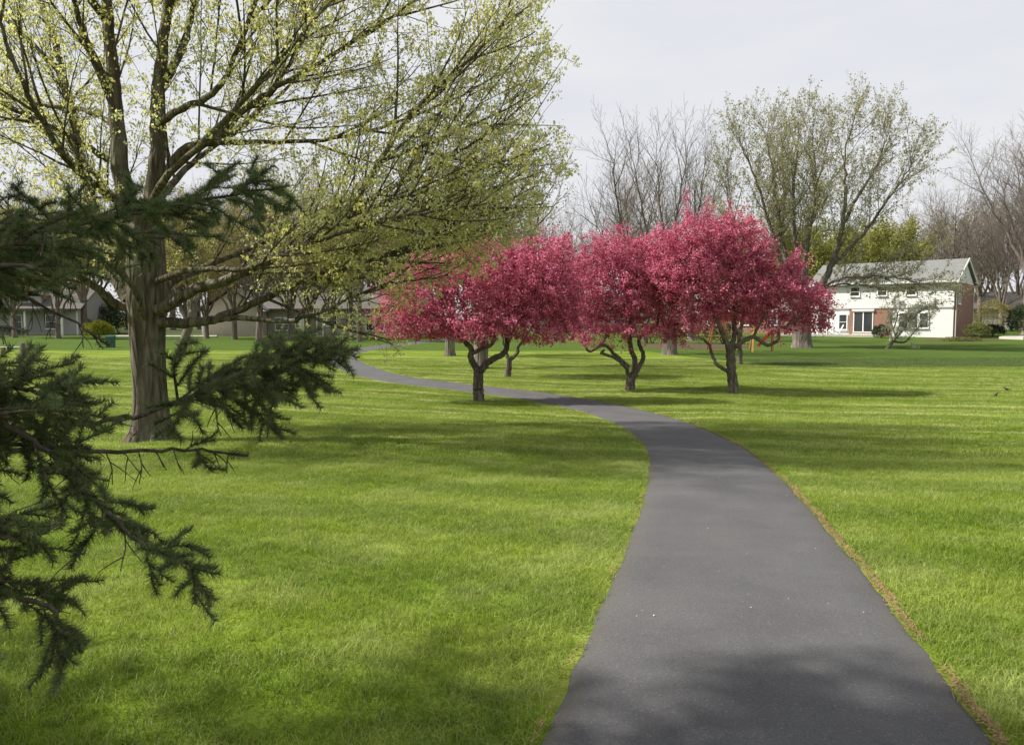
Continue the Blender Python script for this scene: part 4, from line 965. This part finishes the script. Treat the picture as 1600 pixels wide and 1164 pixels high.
# the rest of the spruce: higher and turned-away boughs, three shapes copied round the trunk
protos = []
for q in range(3):
    r = np.random.default_rng(200 + q)
    wood, V = make_bough([np.array([0, 0, 0.]), np.array([.5, 0, .10]), np.array([1.2, r.normal(0, .08), .08]), np.array([1.9, r.normal(0, .1), -.05]), np.array([2.5, r.normal(0, .1), -.05])], r, side_len=.85, per_m=330, ln=.03, wd=.0085, dead=.1, gap=.06, leafstart=.12, sub=.04)
    k = len(V) // 3
    protos.append((mesh_of('bough', np.vstack(wood.V), np.vstack(wood.Q), None, M['spruce_bark'], True), mesh_of('needles', V, None, np.arange(k * 3).reshape(-1, 3), M['needle'], False, {'rnd': np.repeat(r.random(k), 3)})))
hz, az = .9, 0.0
while hz < SP_H - .4:
    az += 2.4 + random.uniform(-.3, .3); low = hz < 3.5
    ca = math.cos(az)
    if not (low and ca > -.25):
        a_, b_ = random.choice(protos); L = max(.12, (SP_H + .5 - hz) / (SP_H + .5) * 1.2) * random.uniform(.85, 1.1)
        o = obj('bough', a_, spruce); o.location = (0, 0, hz); o.rotation_euler = (random.uniform(-.15, .15), random.uniform(-.05, .12) - .25 * max(0, hz - 6) / 4, az); o.scale = (L, L, L)
        nd = obj('needles', b_, o); nd['kind'] = 'stuff'
    hz += .055

# ------------------------------------------------------------------ houses
M['white_siding'] = paint('white_siding', (.67, .67, .66), .55, .05, 1.5, .35)
M['white_trim'] = paint('white_trim', (.74, .74, .73), .45, .04, 2, .4)
M['grey_siding'] = paint('grey_siding', (.36, .355, .345), .65, .08, 1.5)
M['beige_siding'] = paint('beige_siding', (.30, .275, .235), .7, .08, 1.2)
M['cream_wall'] = paint('cream_wall', (.42, .37, .31), .75, .08, 1.0)
M['wood_panel'] = paint('wood_panel', (.24, .19, .13), .75, .2, 4)
n = NT('brick'); br = n.n('ShaderNodeTexBrick'); p = n.objc()
sx_, sy_, sz_ = n.sep(p); cm = n.n('ShaderNodeCombineXYZ'); n.l(n.math('ADD', sx_, sy_), cm.inputs[0]); n.l(sz_, cm.inputs[1]); n.l(cm.outputs[0], br.inputs['Vector'])
br.inputs['Color1'].default_value = (.20, .085, .055, 1); br.inputs['Color2'].default_value = (.29, .135, .09, 1); br.inputs['Mortar'].default_value = (.33, .28, .24, 1)
br.inputs['Scale'].default_value = 1.0; br.inputs['Brick Width'].default_value = .215; br.inputs['Row Height'].default_value = .075; br.inputs['Mortar Size'].default_value = .008
M['brick'] = n.done(n.bsdf(n.mix(n.math('MULTIPLY', n.noise(p, .8, 3), .35), br.outputs[0], (.16, .08, .06)), .85, n.bump(br.outputs['Fac'], -.4, .01)))
def shingle(name, a, b):
    n = NT(name); br = n.n('ShaderNodeTexBrick'); sx_, sy_, sz_ = n.sep(n.objc()); cm = n.n('ShaderNodeCombineXYZ')
    n.l(sx_, cm.inputs[0]); n.l(n.math('MULTIPLY', sz_, 1.9), cm.inputs[1]); n.l(cm.outputs[0], br.inputs['Vector'])
    br.inputs['Color1'].default_value = (*a, 1); br.inputs['Color2'].default_value = (*b, 1); br.inputs['Mortar'].default_value = (*(v * .55 for v in a), 1)
    br.inputs['Scale'].default_value = 1.0; br.inputs['Brick Width'].default_value = .33; br.inputs['Row Height'].default_value = .16; br.inputs['Mortar Size'].default_value = .012
    return n.done(n.bsdf(n.mix(n.math('MULTIPLY', n.noise(n.objc(), .5, 4), .4), br.outputs[0], b), .9))
M['grey_shingle'] = shingle('grey_shingle', (.15, .155, .152), (.195, .20, .195))
M['brown_shingle'] = shingle('brown_shingle', (.095, .088, .08), (.135, .125, .115))
n = NT('window_glass'); M['glass'] = n.done(n.bsdf((.035, .04, .042), .06, None, .6))
M['blind'] = paint('blind', (.45, .45, .43), .6, .05)
M['dark_metal'] = paint('dark_metal', (.03, .03, .032), .5)
M['gutter'] = paint('gutter', (.55, .54, .52), .4, .05)

def box(name, mat, parent, *b, smooth=False): return MB().box(*b).build(name, mat, parent)
def roof_gable(name, mat, parent, x0, x1, y0, y1, ze, zr, th=.14, axis='x'):
    m = MB()
    if axis == 'x':
        ym = (y0 + y1) / 2
        for ya in (y0, y1):
            m.hull8([(x0, ya, ze), (x1, ya, ze), (x1, ym, zr), (x0, ym, zr), (x0, ya, ze + th), (x1, ya, ze + th), (x1, ym, zr + th), (x0, ym, zr + th)] if ya == y0 else
                    [(x1, ya, ze), (x0, ya, ze), (x0, ym, zr), (x1, ym, zr), (x1, ya, ze + th), (x0, ya, ze + th), (x0, ym, zr + th), (x1, ym, zr + th)])
    else:
        xm = (x0 + x1) / 2
        for xa in (x0, x1):
            m.hull8([(xa, y1, ze), (xa, y0, ze), (xm, y0, zr), (xm, y1, zr), (xa, y1, ze + th), (xa, y0, ze + th), (xm, y0, zr + th), (xm, y1, zr + th)] if xa == x0 else
                    [(xa, y0, ze), (xa, y1, ze), (xm, y1, zr), (xm, y0, zr), (xa, y0, ze + th), (xa, y1, ze + th), (xm, y1, zr + th), (xm, y0, zr + th)])
    return m.build(name, mat, parent)
def window(parent, xc, z0, z1, w, y=0.0, split=True, fw=.09, name='window', side=None):
    """window in a wall facing local -y (or facing +x when side is given): frame proud of the wall, pane inside it, sill"""
    h = w / 2; f = MB()
    def bx(m, a0, a1, d0, d1, c0, c1):
        if side is None: m.box(xc + a0, xc + a1, y - d1, y - d0, c0, c1)
        else: m.box(side + d0, side + d1, y + a0, y + a1, c0, c1)
    bx(f, -h - fw, -h, .0, .07, z0 - fw, z1 + fw); bx(f, h, h + fw, .0, .07, z0 - fw, z1 + fw)
    bx(f, -h, h, .0, .07, z1, z1 + fw); bx(f, -h, h, .0, .07, z0 - fw, z0)
    wd = f.build(name, M['white_trim'], parent)
    g = MB(); bx(g, -h, h, .005, .022, z0, z1); g.build('pane', M['glass'], wd)
    if split:
        s = MB(); zm = (z0 + z1) / 2
        bx(s, -h, h, .022, .055, zm - .025, zm + .025); s.build('sash_bar', M['white_trim'], wd)
    sl = MB(); bx(sl, -h - fw * 1.3, h + fw * 1.3, .0, .12, z0 - fw - .05, z0 - fw); sl.build('sill', M['white_trim'], wd)
    return wd
def boards(parent, x0, x1, z0, z1, y, mat, ex=.2, name='siding_board', th=.024):
    k = int(round((z1 - z0) / ex)); e = (z1 - z0) / k
    for i in range(k):
        a = z0 + i * e; b = a + e + .012
        MB().hull8([(x0, y - th, a), (x1, y - th, a), (x1, y, a), (x0, y, a), (x0, y - .006, b), (x1, y - .006, b), (x1, y, b), (x0, y, b)]).build(name, mat, parent)

def gables(parent, mat, x0, x1, y0, y1, ze, zr):
    for x in (x0, x1):
        ym = (y0 + y1) / 2; zt = ze + (zr - ze) * .9
        MB().raw([(x - .03, y0, ze), (x - .03, y1, ze), (x - .03, ym, zt), (x + .03, y0, ze), (x + .03, y1, ze), (x + .03, ym, zt)], [(0, 1, 4, 3), (1, 2, 5, 4), (2, 0, 3, 5)], [(0, 2, 1), (3, 4, 5)]).build('gable', mat, parent)
# white two-storey house: local +x runs along the front to its outer corner, +y goes back
HA = math.radians(-41)
hb = on_ground(41.3, 72.0)
H = empty('white_house', hb, HA)
tag(H, 'white two-storey house with brick end wall and grey shingle roof', 'house')
W_, DP, E1, E2 = 13.2, 8.0, 2.85, 5.2
m = MB().box(-W_, -.02, .02, DP, -.5, E2); m.build('wall', M['white_siding'], H)
box('end_wall', M['brick'], H, -.02, .10, .10, DP, -.5, E2 - .02)
m = MB().raw([(.02, .0, E2), (.02, DP, E2), (.02, DP / 2, E2 + 2.2), (.12, .0, E2), (.12, DP, E2), (.12, DP / 2, E2 + 2.2)], [(0, 1, 4, 3), (1, 2, 5, 4), (2, 0, 3, 5)], [(0, 2, 1), (3, 4, 5)]); m.build('gable', M['white_siding'], H)
box('gable_vent', M['gutter'], H, .12, .16, DP / 2 - .25, DP / 2 + .25, E2 + .8, E2 + 1.5)
boards(H, -W_, -.02, E1 + .12, E2, -.10, M['white_siding'])
box('overhang_band', M['gutter'], H, -W_, -.02, -.12, .02, E1 - .04, E1 + .12)
roof = roof_gable('roof', M['grey_shingle'], H, -W_ - .3, .42, -.42, DP + .42, E2 - .02, E2 + 2.28)
for x in (-3.4, -1.0): MB().lathe([(.16, -.3), (.16, .22), (.22, .24), (.22, .34), (.02, .38)], 10, (x, DP / 2 + .25, E2 + 2.25)).build('roof_vent', M['dark_metal'], roof)
box('fascia', M['white_trim'], H, -W_ - .3, .42, -.47, -.425, E2 - .10, E2 + .13)
m = MB().box(-W_, .1, -.60, -.475, E2 - .04, E2 + .08); m.build('gutter', M['gutter'], H)
for s, yb in ((1, -.42), (-1, DP + .42)):
    m = MB().bar((.40, yb, E2 + .06), (.40, DP / 2, E2 + 2.36), .05, .2); m.build('rake_board', M['white_trim'], H)
for yy in (.06, DP - .1): MB().tube([(.17, yy, E2 - .1), (.17, yy, .1), (.30, yy - .1, -.05)], .045, 6).build('downspout', M['gutter'], H)
box('corner_board', M['white_trim'], H, -.10, .02, -.16, -.01, E1 + .1, E2 - .04)
for x in (-3.66, -6.27, -8.82): window(H, x, 4.1, 4.92, .78, -.135)
window(H, 0, 3.25, 4.95, .75, 1.6, True, .09, 'window', .10)
# ground floor: brick centre, sliding door, windows
box('brick_panel', M['brick'], H, -9.35, -5.3, -.04, .02, -.4, E1 - .05)
d_ = MB(); x0, x1, z0, z1 = -8.95, -7.05, .42, 2.55
for a in ((x0, x0 + .09, -.1, -.04, z0, z1), (x1 - .09, x1, -.1, -.04, z0, z1), (x0 + .09, x1 - .09, -.1, -.04, z1 - .09, z1), (x0 + .09, x1 - .09, -.1, -.04, z0, z0 + .09), (-8.05, -7.95, -.095, -.045, z0 + .09, z1 - .09)): d_.box(*a)
door = d_.build('sliding_door', M['white_trim'], H)
box('pane', M['glass'], door, x0 + .09, -8.05, -.062, -.05, z0 + .09, z1 - .09); box('pane', M['glass'], door, -7.95, x1 - .09, -.062, -.05, z0 + .09, z1 - .09)
box('awning_box', M['white_trim'], H, x0 - .1, x1 + .1, -.24, -.04, z1 + .02, z1 + .2)
m = MB().box(x0 - .1, x1 + .3, -.75, -.05, -.3, .18).box(x0, x1 + .1, -.42, -.05, .18, .36); m.build('doorstep', M['concrete'], H)
window(H, -9.95, .75, 2.2, .72, -.045)
window(H, -12.0, .75, 2.2, .9, -.045)
boards(H, -5.28, -.02, -.3, E1 - .06, -.012, M['white_siding'], .2)
for x in (-4.3, -3.4, -2.5): window(H, x, .95, 2.3, .72, -.05)
MB().tube([(-5.0, -.06, 2.55), (-5.0, -.2, 2.5), (-5.0, -.24, 2.38)], [.03, .03, .07], 8).build('wall_lamp', M['dark_metal'], H)
# single-storey brick house adjoining
wb_ = hb + np.array([math.cos(HA) * -W_, math.sin(HA) * -W_, .05])
B = empty('brick_house', wb_, HA)
tag(B, 'low red brick house with white windows behind the climbing frame', 'house')
box('wall', M['brick'], B, -15, -.05, .6, 8, -.6, 2.65)
roof_gable('roof', M['grey_shingle'], B, -15.4, -.06, .15, 8.4, 2.66, 4.5)
box('fascia', M['white_trim'], B, -15.4, -.06, .08, .14, 2.5, 2.84)
gables(B, M['brick'], -14.97, -.1, .6, 8, 2.65, 4.4)
for x in (-4.4, -7.6, -11.5): window(B, x, 1.15, 2.2, 1.0, .6)
# patio and what stands on it
def slab(name, label, corners, z=.07, cat='patio'):
    c = np.array(corners, float); zt = terr(c[:, 0], c[:, 1]).max() + z; k = len(c)
    V = np.vstack([np.column_stack([c, np.full(k, zt - .5)]), np.column_stack([c, np.full(k, zt)])])
    m = MB(); m.raw(V, [(i, (i + 1) % k, k + (i + 1) % k, k + i) for i in range(k)] + [(k, k + 1, k + 2, k + 3)])
    return tag(m.build(name, M['concrete'], None), label, cat, kind='structure'), zt
def hl(x, y):
    c, s = math.cos(HA), math.sin(HA); return (hb[0] + c * x - s * y, hb[1] + s * x + c * y)
_, pz_ = slab('patio', 'pale concrete patio along the back of the white house', [hl(-15.5, -4.6), hl(-6.2, -3.0), hl(-6.2, -.06), hl(-15.5, -.06)])
slab('concrete_pad', 'pale concrete pad in the grass next to the evergreen', [gp(1562, 69)[:2], gp(1600, 67)[:2], gp(1640, 74)[:2], gp(1580, 77)[:2]], .05)
slab('driveway', 'pale concrete drive behind the great maple trunk', [gp(172, 72)[:2], gp(338, 73)[:2], gp(338, 77)[:2], gp(185, 77)[:2]], .04)
slab('street', 'pale street strip beyond the drive', [gp(180, 92)[:2], gp(338, 92)[:2], gp(338, 97)[:2], gp(180, 97)[:2]], .15)
def patio_chair(loc, rz, label, mat):
    c = empty('patio_chair', loc, rz); tag(c, label, 'chair', None)
    for sx in (-1, 1):
        MB().bar((sx * .3, -.32, 0), (sx * .3, -.30, .56), .06).build('leg', mat, c); MB().bar((sx * .27, .45, 0), (sx * .27, -.3, .36), .05, .1).build('leg', mat, c)
        MB().box(sx * .3 - .07, sx * .3 + .07, -.4, .36, .56, .59).build('armrest', mat, c)
    for i in range(5): MB().bar((-.28, -.3 + i * .13, .37 - i * .032), (.28, -.3 + i * .13, .37 - i * .032), .11, .025).build('seat_slat', mat, c)
    for i in range(5): x = -.22 + i * .11; MB().bar((x, .24, .25), (x * 1.35, .56, 1.02 - abs(i - 2) * .05), .10, .025, (0, 1, 0)).build('back_slat', mat, c)
    return c
M['chair_white'] = paint('chair_white', (.72, .74, .76), .5, .04); M['red_cushion'] = paint('red_cushion', (.30, .05, .045), .8)
for (x, y, rz, lab) in ((-11.9, -2.6, .3, 'white slatted lounge chair beside the round patio table'), (-10.7, -2.4, -.5, 'white slatted lounge chair nearest the narrow ground-floor window'), (-10.0, -1.6, -1.1, 'white slatted lounge chair turned towards the sliding door')):
    p = hl(x, y); patio_chair((p[0], p[1], pz_), HA + rz, lab, M['chair_white'])
p = hl(-13.3, -2.4); tb_ = empty('patio_table', (p[0], p[1], pz_), HA); tag(tb_, 'round white patio table with a closed red-brown base', 'table')
MB().lathe([(.0, .70), (.62, .70), (.64, .72), (.62, .75), (0, .75)], 20).build('tabletop', M['chair_white'], tb_)
MB().lathe([(.0, 0), (.30, 0), (.30, .04), (.06, .10), (.05, .66), (.2, .70)], 12).build('base', M['red_cushion'], tb_)
p = hl(-6.7, -.7); pl = empty('planter', (p[0], p[1], pz_ + .0), HA); tag(pl, 'small dark tub with a plant at the patio end', 'planter')
MB().lathe([(0, 0), (.26, 0), (.34, .42), (.36, .44), (.31, .44), (.29, .38), (0, .38)], 14).build('tub', M['dark_metal'], pl)
r = np.random.default_rng(4); V, Q, a = leaf_cloud(r.normal(0, .16, (160, 3)) + [0, 0, .55], None, 1, .02, .12, r); c_ = obj('foliage', mesh_of('foliage', V, Q, None, M['evergreen'], False, {'rnd': a}), pl); c_['kind'] = 'stuff'

# wooden climbing frame with slide
M['cedar'] = paint('cedar', (.30, .13, .05), .7, .2, 6); M['yellow_wood'] = paint('yellow_wood', (.48, .29, .09), .6, .1, 6); M['red_plastic'] = paint('red_plastic', (.40, .04, .045), .4, .05)
sw = G(1122, 549); S = empty('play_set', sw, -.12); S.scale = (.86, .86, .86); tag(S, 'orange-stained wooden climbing frame with swing beam and red slide', 'play set')
MB().bar((-.75, -.4, -.1), (-.35, -.4, 2.3), .11).build('post', M['cedar'], S); MB().bar((.75, -.4, -.1), (.45, -.4, 2.3), .11).build('post', M['cedar'], S)
MB().bar((-.75, .8, -.1), (-.35, .8, 2.3), .11).build('post', M['cedar'], S); MB().bar((.75, .8, -.1), (.45, .8, 2.3), .11).build('post', M['cedar'], S)
for z in (.05, .9, 1.7): MB().bar((-.78 + z * .17, -.48, z), (.78 - z * .13, -.48, z), .12, .06).build('cross_rail', M['cedar'], S)
MB().bar((-.7, -.47, .1), (.5, -.47, 1.7), .08, .05).build('brace', M['cedar'], S)
for i in range(6): MB().bar((-.5 + i * .2, -.42, 1.15), (-.5 + i * .2, .82, 1.15), .18, .03).build('deck_board', M['cedar'], S)
MB().bar((-.4, .2, 2.32), (2.75, .2, 2.32), .14).build('swing_beam', M['cedar'], S)
MB().bar((2.45, -.6, -.1), (2.65, .15, 2.3), .11).build('leg', M['yellow_wood'], S); MB().bar((2.55, 1.0, -.1), (2.65, .25, 2.3), .11).build('leg', M['yellow_wood'], S)
for x in (1.2, 1.95):
    q = MB().tube([(x - .2, .2, 2.26), (x - .2, .2, .5)], .012, 5); q.tube([(x + .2, .2, 2.26), (x + .2, .2, .5)], .012, 5); q.box(x - .22, x + .22, .08, .32, .47, .5); q.build('swing', M['yellow_wood'], S)
sl_ = MB(); a0, a1 = np.array([2.75, .9, 1.3]), np.array([3.9, -.4, .75]); 
sl_ = MB().bar((3.0, .2, .35), (4.1, .2, 1.6), .5, .05); sl_.bar((3.0, -.06, .42), (4.1, -.06, 1.67), .04, .16); sl_.bar((3.0, .46, .42), (4.1, .46, 1.67), .04, .16)
sl_.bar((4.05, -.05, -.1), (4.05, -.05, 1.58), .07).bar((4.05, .45, -.1), (4.05, .45, 1.58), .07); tag_s = sl_.build('slide', M['red_plastic'], S)
tag(tag_s, 'red slide on its own legs')

# beige house seen under the crab apples
q = gp(1000, 92); C_ = empty('beige_house', q, .05); tag(C_, 'low cream-coloured house glimpsed under the crab apple crowns', 'house')
box('wall', M['cream_wall'], C_, -13, 0, 0, 8, -.6, 2.6); roof_gable('roof', M['brown_shingle'], C_, -13.5, .5, -.5, 8.5, 2.58, 4.4)
gables(C_, M['cream_wall'], -12.96, -.04, 0, 8, 2.6, 4.35)
for x in (-10, -6, -2.5): window(C_, x, 1.0, 2.1, 1.2, 0)
# ranch house behind the far bend
q = gp(663, 80); R_ = empty('ranch_house', q, .02); tag(R_, 'long low beige ranch house with garage wing and sunroom windows', 'house')
box('wall', M['beige_siding'], R_, -16.2, 0, 0, 8, -.8, 2.6)
box('garage_wall', M['cream_wall'], R_, -22.3, -16.25, -1.6, 6.5, -.8, 2.45)
roof_gable('roof', M['brown_shingle'], R_, -16.7, .5, -.5, 8.5, 2.58, 5.0); roof_gable('garage_roof', M['brown_shingle'], R_, -22.8, -15.8, -2.1, 7.0, 2.44, 4.7, axis='y')
MB().raw([(-22.3, -1.58, 2.4), (-16.25, -1.58, 2.4), (-19.28, -1.58, 4.6)], [], [(0, 1, 2)]).build('gable', M['cream_wall'], R_)
gables(R_, M['beige_siding'], -16.1, -.04, 0, 8, 2.6, 4.95)
box('chimney', M['cream_wall'], R_, -9.4, -8.6, 3.2, 4.2, 3.5, 6.0)
for x in (-22.25, -16.3): box('corner_board', M['white_trim'], R_, x - .08, x + .08, -1.68, -1.605, -.6, 2.4)
box('wood_panel', M['wood_panel'], R_, -12.4, -11.2, -.05, 0, -.6, 2.5)
for x in (-12.5, -11.1, -10.5): box('corner_board', M['white_trim'], R_, x - .07, x + .07, -.08, -.004, -.6, 2.5)
window(R_, -15.0, .55, 1.75, .7); window(R_, -14.0, .55, 1.75, 1.2); window(R_, -9.6, 1.0, 2.0, 1.0); window(R_, -7.2, 1.0, 2.0, .9)
for x in (-5.6, -4.65, -3.7, -2.75): window(R_, x, .5, 2.0, .78)
box('door', M['white_trim'], R_, -12.95, -12.6, -.06, -.01, -.1, 2.05)
# grey gabled house
q = gp(122, 80); Gh = empty('grey_house', q, .12); tag(Gh, 'grey gabled house with white trim half hidden by spruce boughs', 'house')
box('wall', M['grey_siding'], Gh, -15, 0, 0, 9, -.8, 2.6)
roof_gable('roof', M['brown_shingle'], Gh, -15.5, .5, -.5, 9.5, 2.58, 5.2)
gables(Gh, M['grey_siding'], -14.96, -.04, 0, 9, 2.6, 5.1)
box('dormer', M['grey_siding'], Gh, -7.2, -3.8, .6, 4, 2.7, 4.0); roof_gable('dormer_roof', M['brown_shingle'], Gh, -7.5, -3.5, .2, 4.4, 4.0, 5.0, axis='y')
for x in (-.06, -14.9): box('corner_board', M['white_trim'], Gh, x - .09, x + .05, -.06, -.004, -.6, 2.5)
window(Gh, -5.5, 3.0, 3.75, 1.0, .6)
for x in (-2.6, -6.0, -9.5): window(Gh, x, .7, 2.0, 1.0)
for x in (-8.0, -4.4, -.9): box('porch_post', M['white_trim'], Gh, x - .09, x + .09, -1.7, -1.52, -.4, 2.45)
box('porch_roof', M['brown_shingle'], Gh, -8.4, -.5, -2.0, -.52, 2.45, 2.6)
# pale house beyond the brick end wall
q = gp(1660, 104); Fh = empty('pale_house', q, -.35); tag(Fh, 'pale tan house with brown roof beyond the brick end wall', 'house')
box('wall', M['cream_wall'], Fh, -14, 0, 0, 8, -1, 2.8); roof_gable('roof', M['brown_shingle'], Fh, -14.5, .5, -.5, 8.5, 2.78, 5.2)
gables(Fh, M['cream_wall'], -13.96, -.04, 0, 8, 2.8, 5.1)
g_ = box('garage_door', M['white_trim'], Fh, -9.5, -5.5, -.06, -.005, -.2, 2.1)
for i in range(4): box('door_panel', M['blind'], g_, -9.4, -5.6, -.085, -.062, -.1 + i * .54, .38 + i * .54)
window(Fh, -12, .9, 2.0, 1.0); window(Fh, -3, .9, 2.0, 1.2)

# ------------------------------------------------------------------ small things on the lawns
M['box_green'] = paint('box_green', (.035, .10, .075), .5, .08)
q = G(173, 543); U = empty('utility_box', q, .2); tag(U, 'dark green steel utility cabinet on the lawn', 'utility box')
MB().box(-.26, .26, -.24, .24, -.1, .74).build('cabinet', M['box_green'], U); MB().hull8([(-.3, -.28, .74), (.3, -.28, .74), (.3, .28, .74), (-.3, .28, .74), (-.27, -.25, .83), (.27, -.25, .83), (.27, .25, .87), (-.27, .25, .87)]).build('lid', M['box_green'], U)
box('handle', M['dark_metal'], U, .12, .16, -.27, -.24, .35, .5)
q = G(20, 553); Bn = empty('garden_bench', q, .1); tag(Bn, 'low white backless bench on the lawn behind the spruce', 'bench')
MB().box(-.75, .75, -.2, -.01, .40, .45).build('seat_plank', M['white_trim'], Bn); MB().box(-.75, .75, .01, .2, .40, .45).build('seat_plank', M['white_trim'], Bn)
for x in (-.55, .55): MB().hull8([(x - .06, -.2, -.05), (x + .06, -.2, -.05), (x + .06, .2, -.05), (x - .06, .2, -.05), (x - .06, -.13, .4), (x + .06, -.13, .4), (x + .06, .13, .4), (x - .06, .13, .4)]).build('leg', M['wood_panel'], Bn)
q = G(36, 560); St = empty('tree_stump', q); tag(St, 'weathered grey stump with a broken top near the white bench', 'stump')
MB().lathe([(.30, -.1), (.24, .06), (.17, .3), (.15, .7), (.13, .86), (.06, .92), (0, .80)], 12, (0, 0, 0), 1, .85).build('trunk', M['grey_bark'], St, True)
MB().tube([(.08, 0, .4), (.3, .05, .62), (.36, .05, .78)], [.06, .045, .03], 7).build('snag', M['grey_bark'], St, True)
# mulch beds
def bed(label, c, rx, ry, seed):
    r = np.random.default_rng(seed); k = 40; a = np.arange(k) / k * 6.283; w = 1 + .10 * np.sin(a * 3 + seed) + .05 * np.sin(a * 7)
    V = []; 
    for f, h in ((1, .006), (.9, .05), (.5, .10), (.02, .12)):
        x = c[0] + np.cos(a) * rx * w * f; y = c[1] + np.sin(a) * ry * w * f; V.append(np.stack([x, y, terr(x, y) + h], -1))
    Q = [(i * k + j, i * k + (j + 1) % k, (i + 1) * k + (j + 1) % k, (i + 1) * k + j) for i in range(3) for j in range(k)]
    return tag(obj('mulch_bed', mesh_of('mulch_bed', np.vstack(V), Q, None, M['mulch'], True)), label, 'mulch bed', kind='structure')
bed('dark mulch bed round the shrubs behind the twin-trunked tree', G(1085, 541), 4.2, 3.4, 1)
bed('dark mulch bed under the end of the white house', gp(1500, 66.5), 3.6, 1.3, 2)
# two dark birds on the open lawn
M['feather'] = paint('feather', (.018, .016, .02), .45, .2, 20, .5); M['beak'] = paint('beak', (.10, .08, .03), .5)
def bird(px_, py_, rz, label, up=1.0):
    q = G(px_, py_); b = empty('bird', q, rz); b.scale = (.8, .8, .8); tag(b, label, 'bird')
    body = MB(); prof = [(-.10, .115, .004), (-.085, .11, .018), (-.05, .105, .036), (0, .108, .045), (.04, .122, .042), (.07, .145, .031), (.09, .168, .026), (.105, .185, .026), (.122, .19, .020), (.134, .188, .010), (.138, .187, .003)]
    body.tube([(x, 0, .0 + z * up) for x, z, _ in prof], [w for _, _, w in prof], 10); body.build('body', M['feather'], b, True)
    MB().hull8([(-.21, -.022, .10), (-.08, -.018, .105), (-.08, .018, .105), (-.21, .022, .10), (-.21, -.022, .106), (-.08, -.018, .125), (-.08, .018, .125), (-.21, .022, .106)]).build('tail', M['feather'], b)
    for s in (-1, 1):
        MB().hull8([(-.11, s * .030, .100), (.03, s * .042, .100), (.045, s * .040, .13), (-.10, s * .026, .112), (-.11, s * .035, .100), (.03, s * .050, .100), (.045, s * .046, .13), (-.10, s * .031, .112)]).build('wing', M['feather'], b)
        MB().tube([(.0, s * .02, .08), (-.005, s * .02, .04), (.0, s * .02, -.01)], .0035, 5).build('leg', M['beak'], b)
    MB().tube([(.132, 0, .187 * up), (.16, 0, .180 * up)], [.008, .001], 6).build('beak', M['beak'], b, True)
bird(1556, 621, .5, 'small dark bird standing on the open lawn, head towards the house')
bird(1573, 612, 2.6, 'small dark bird on the open lawn facing back to the path')
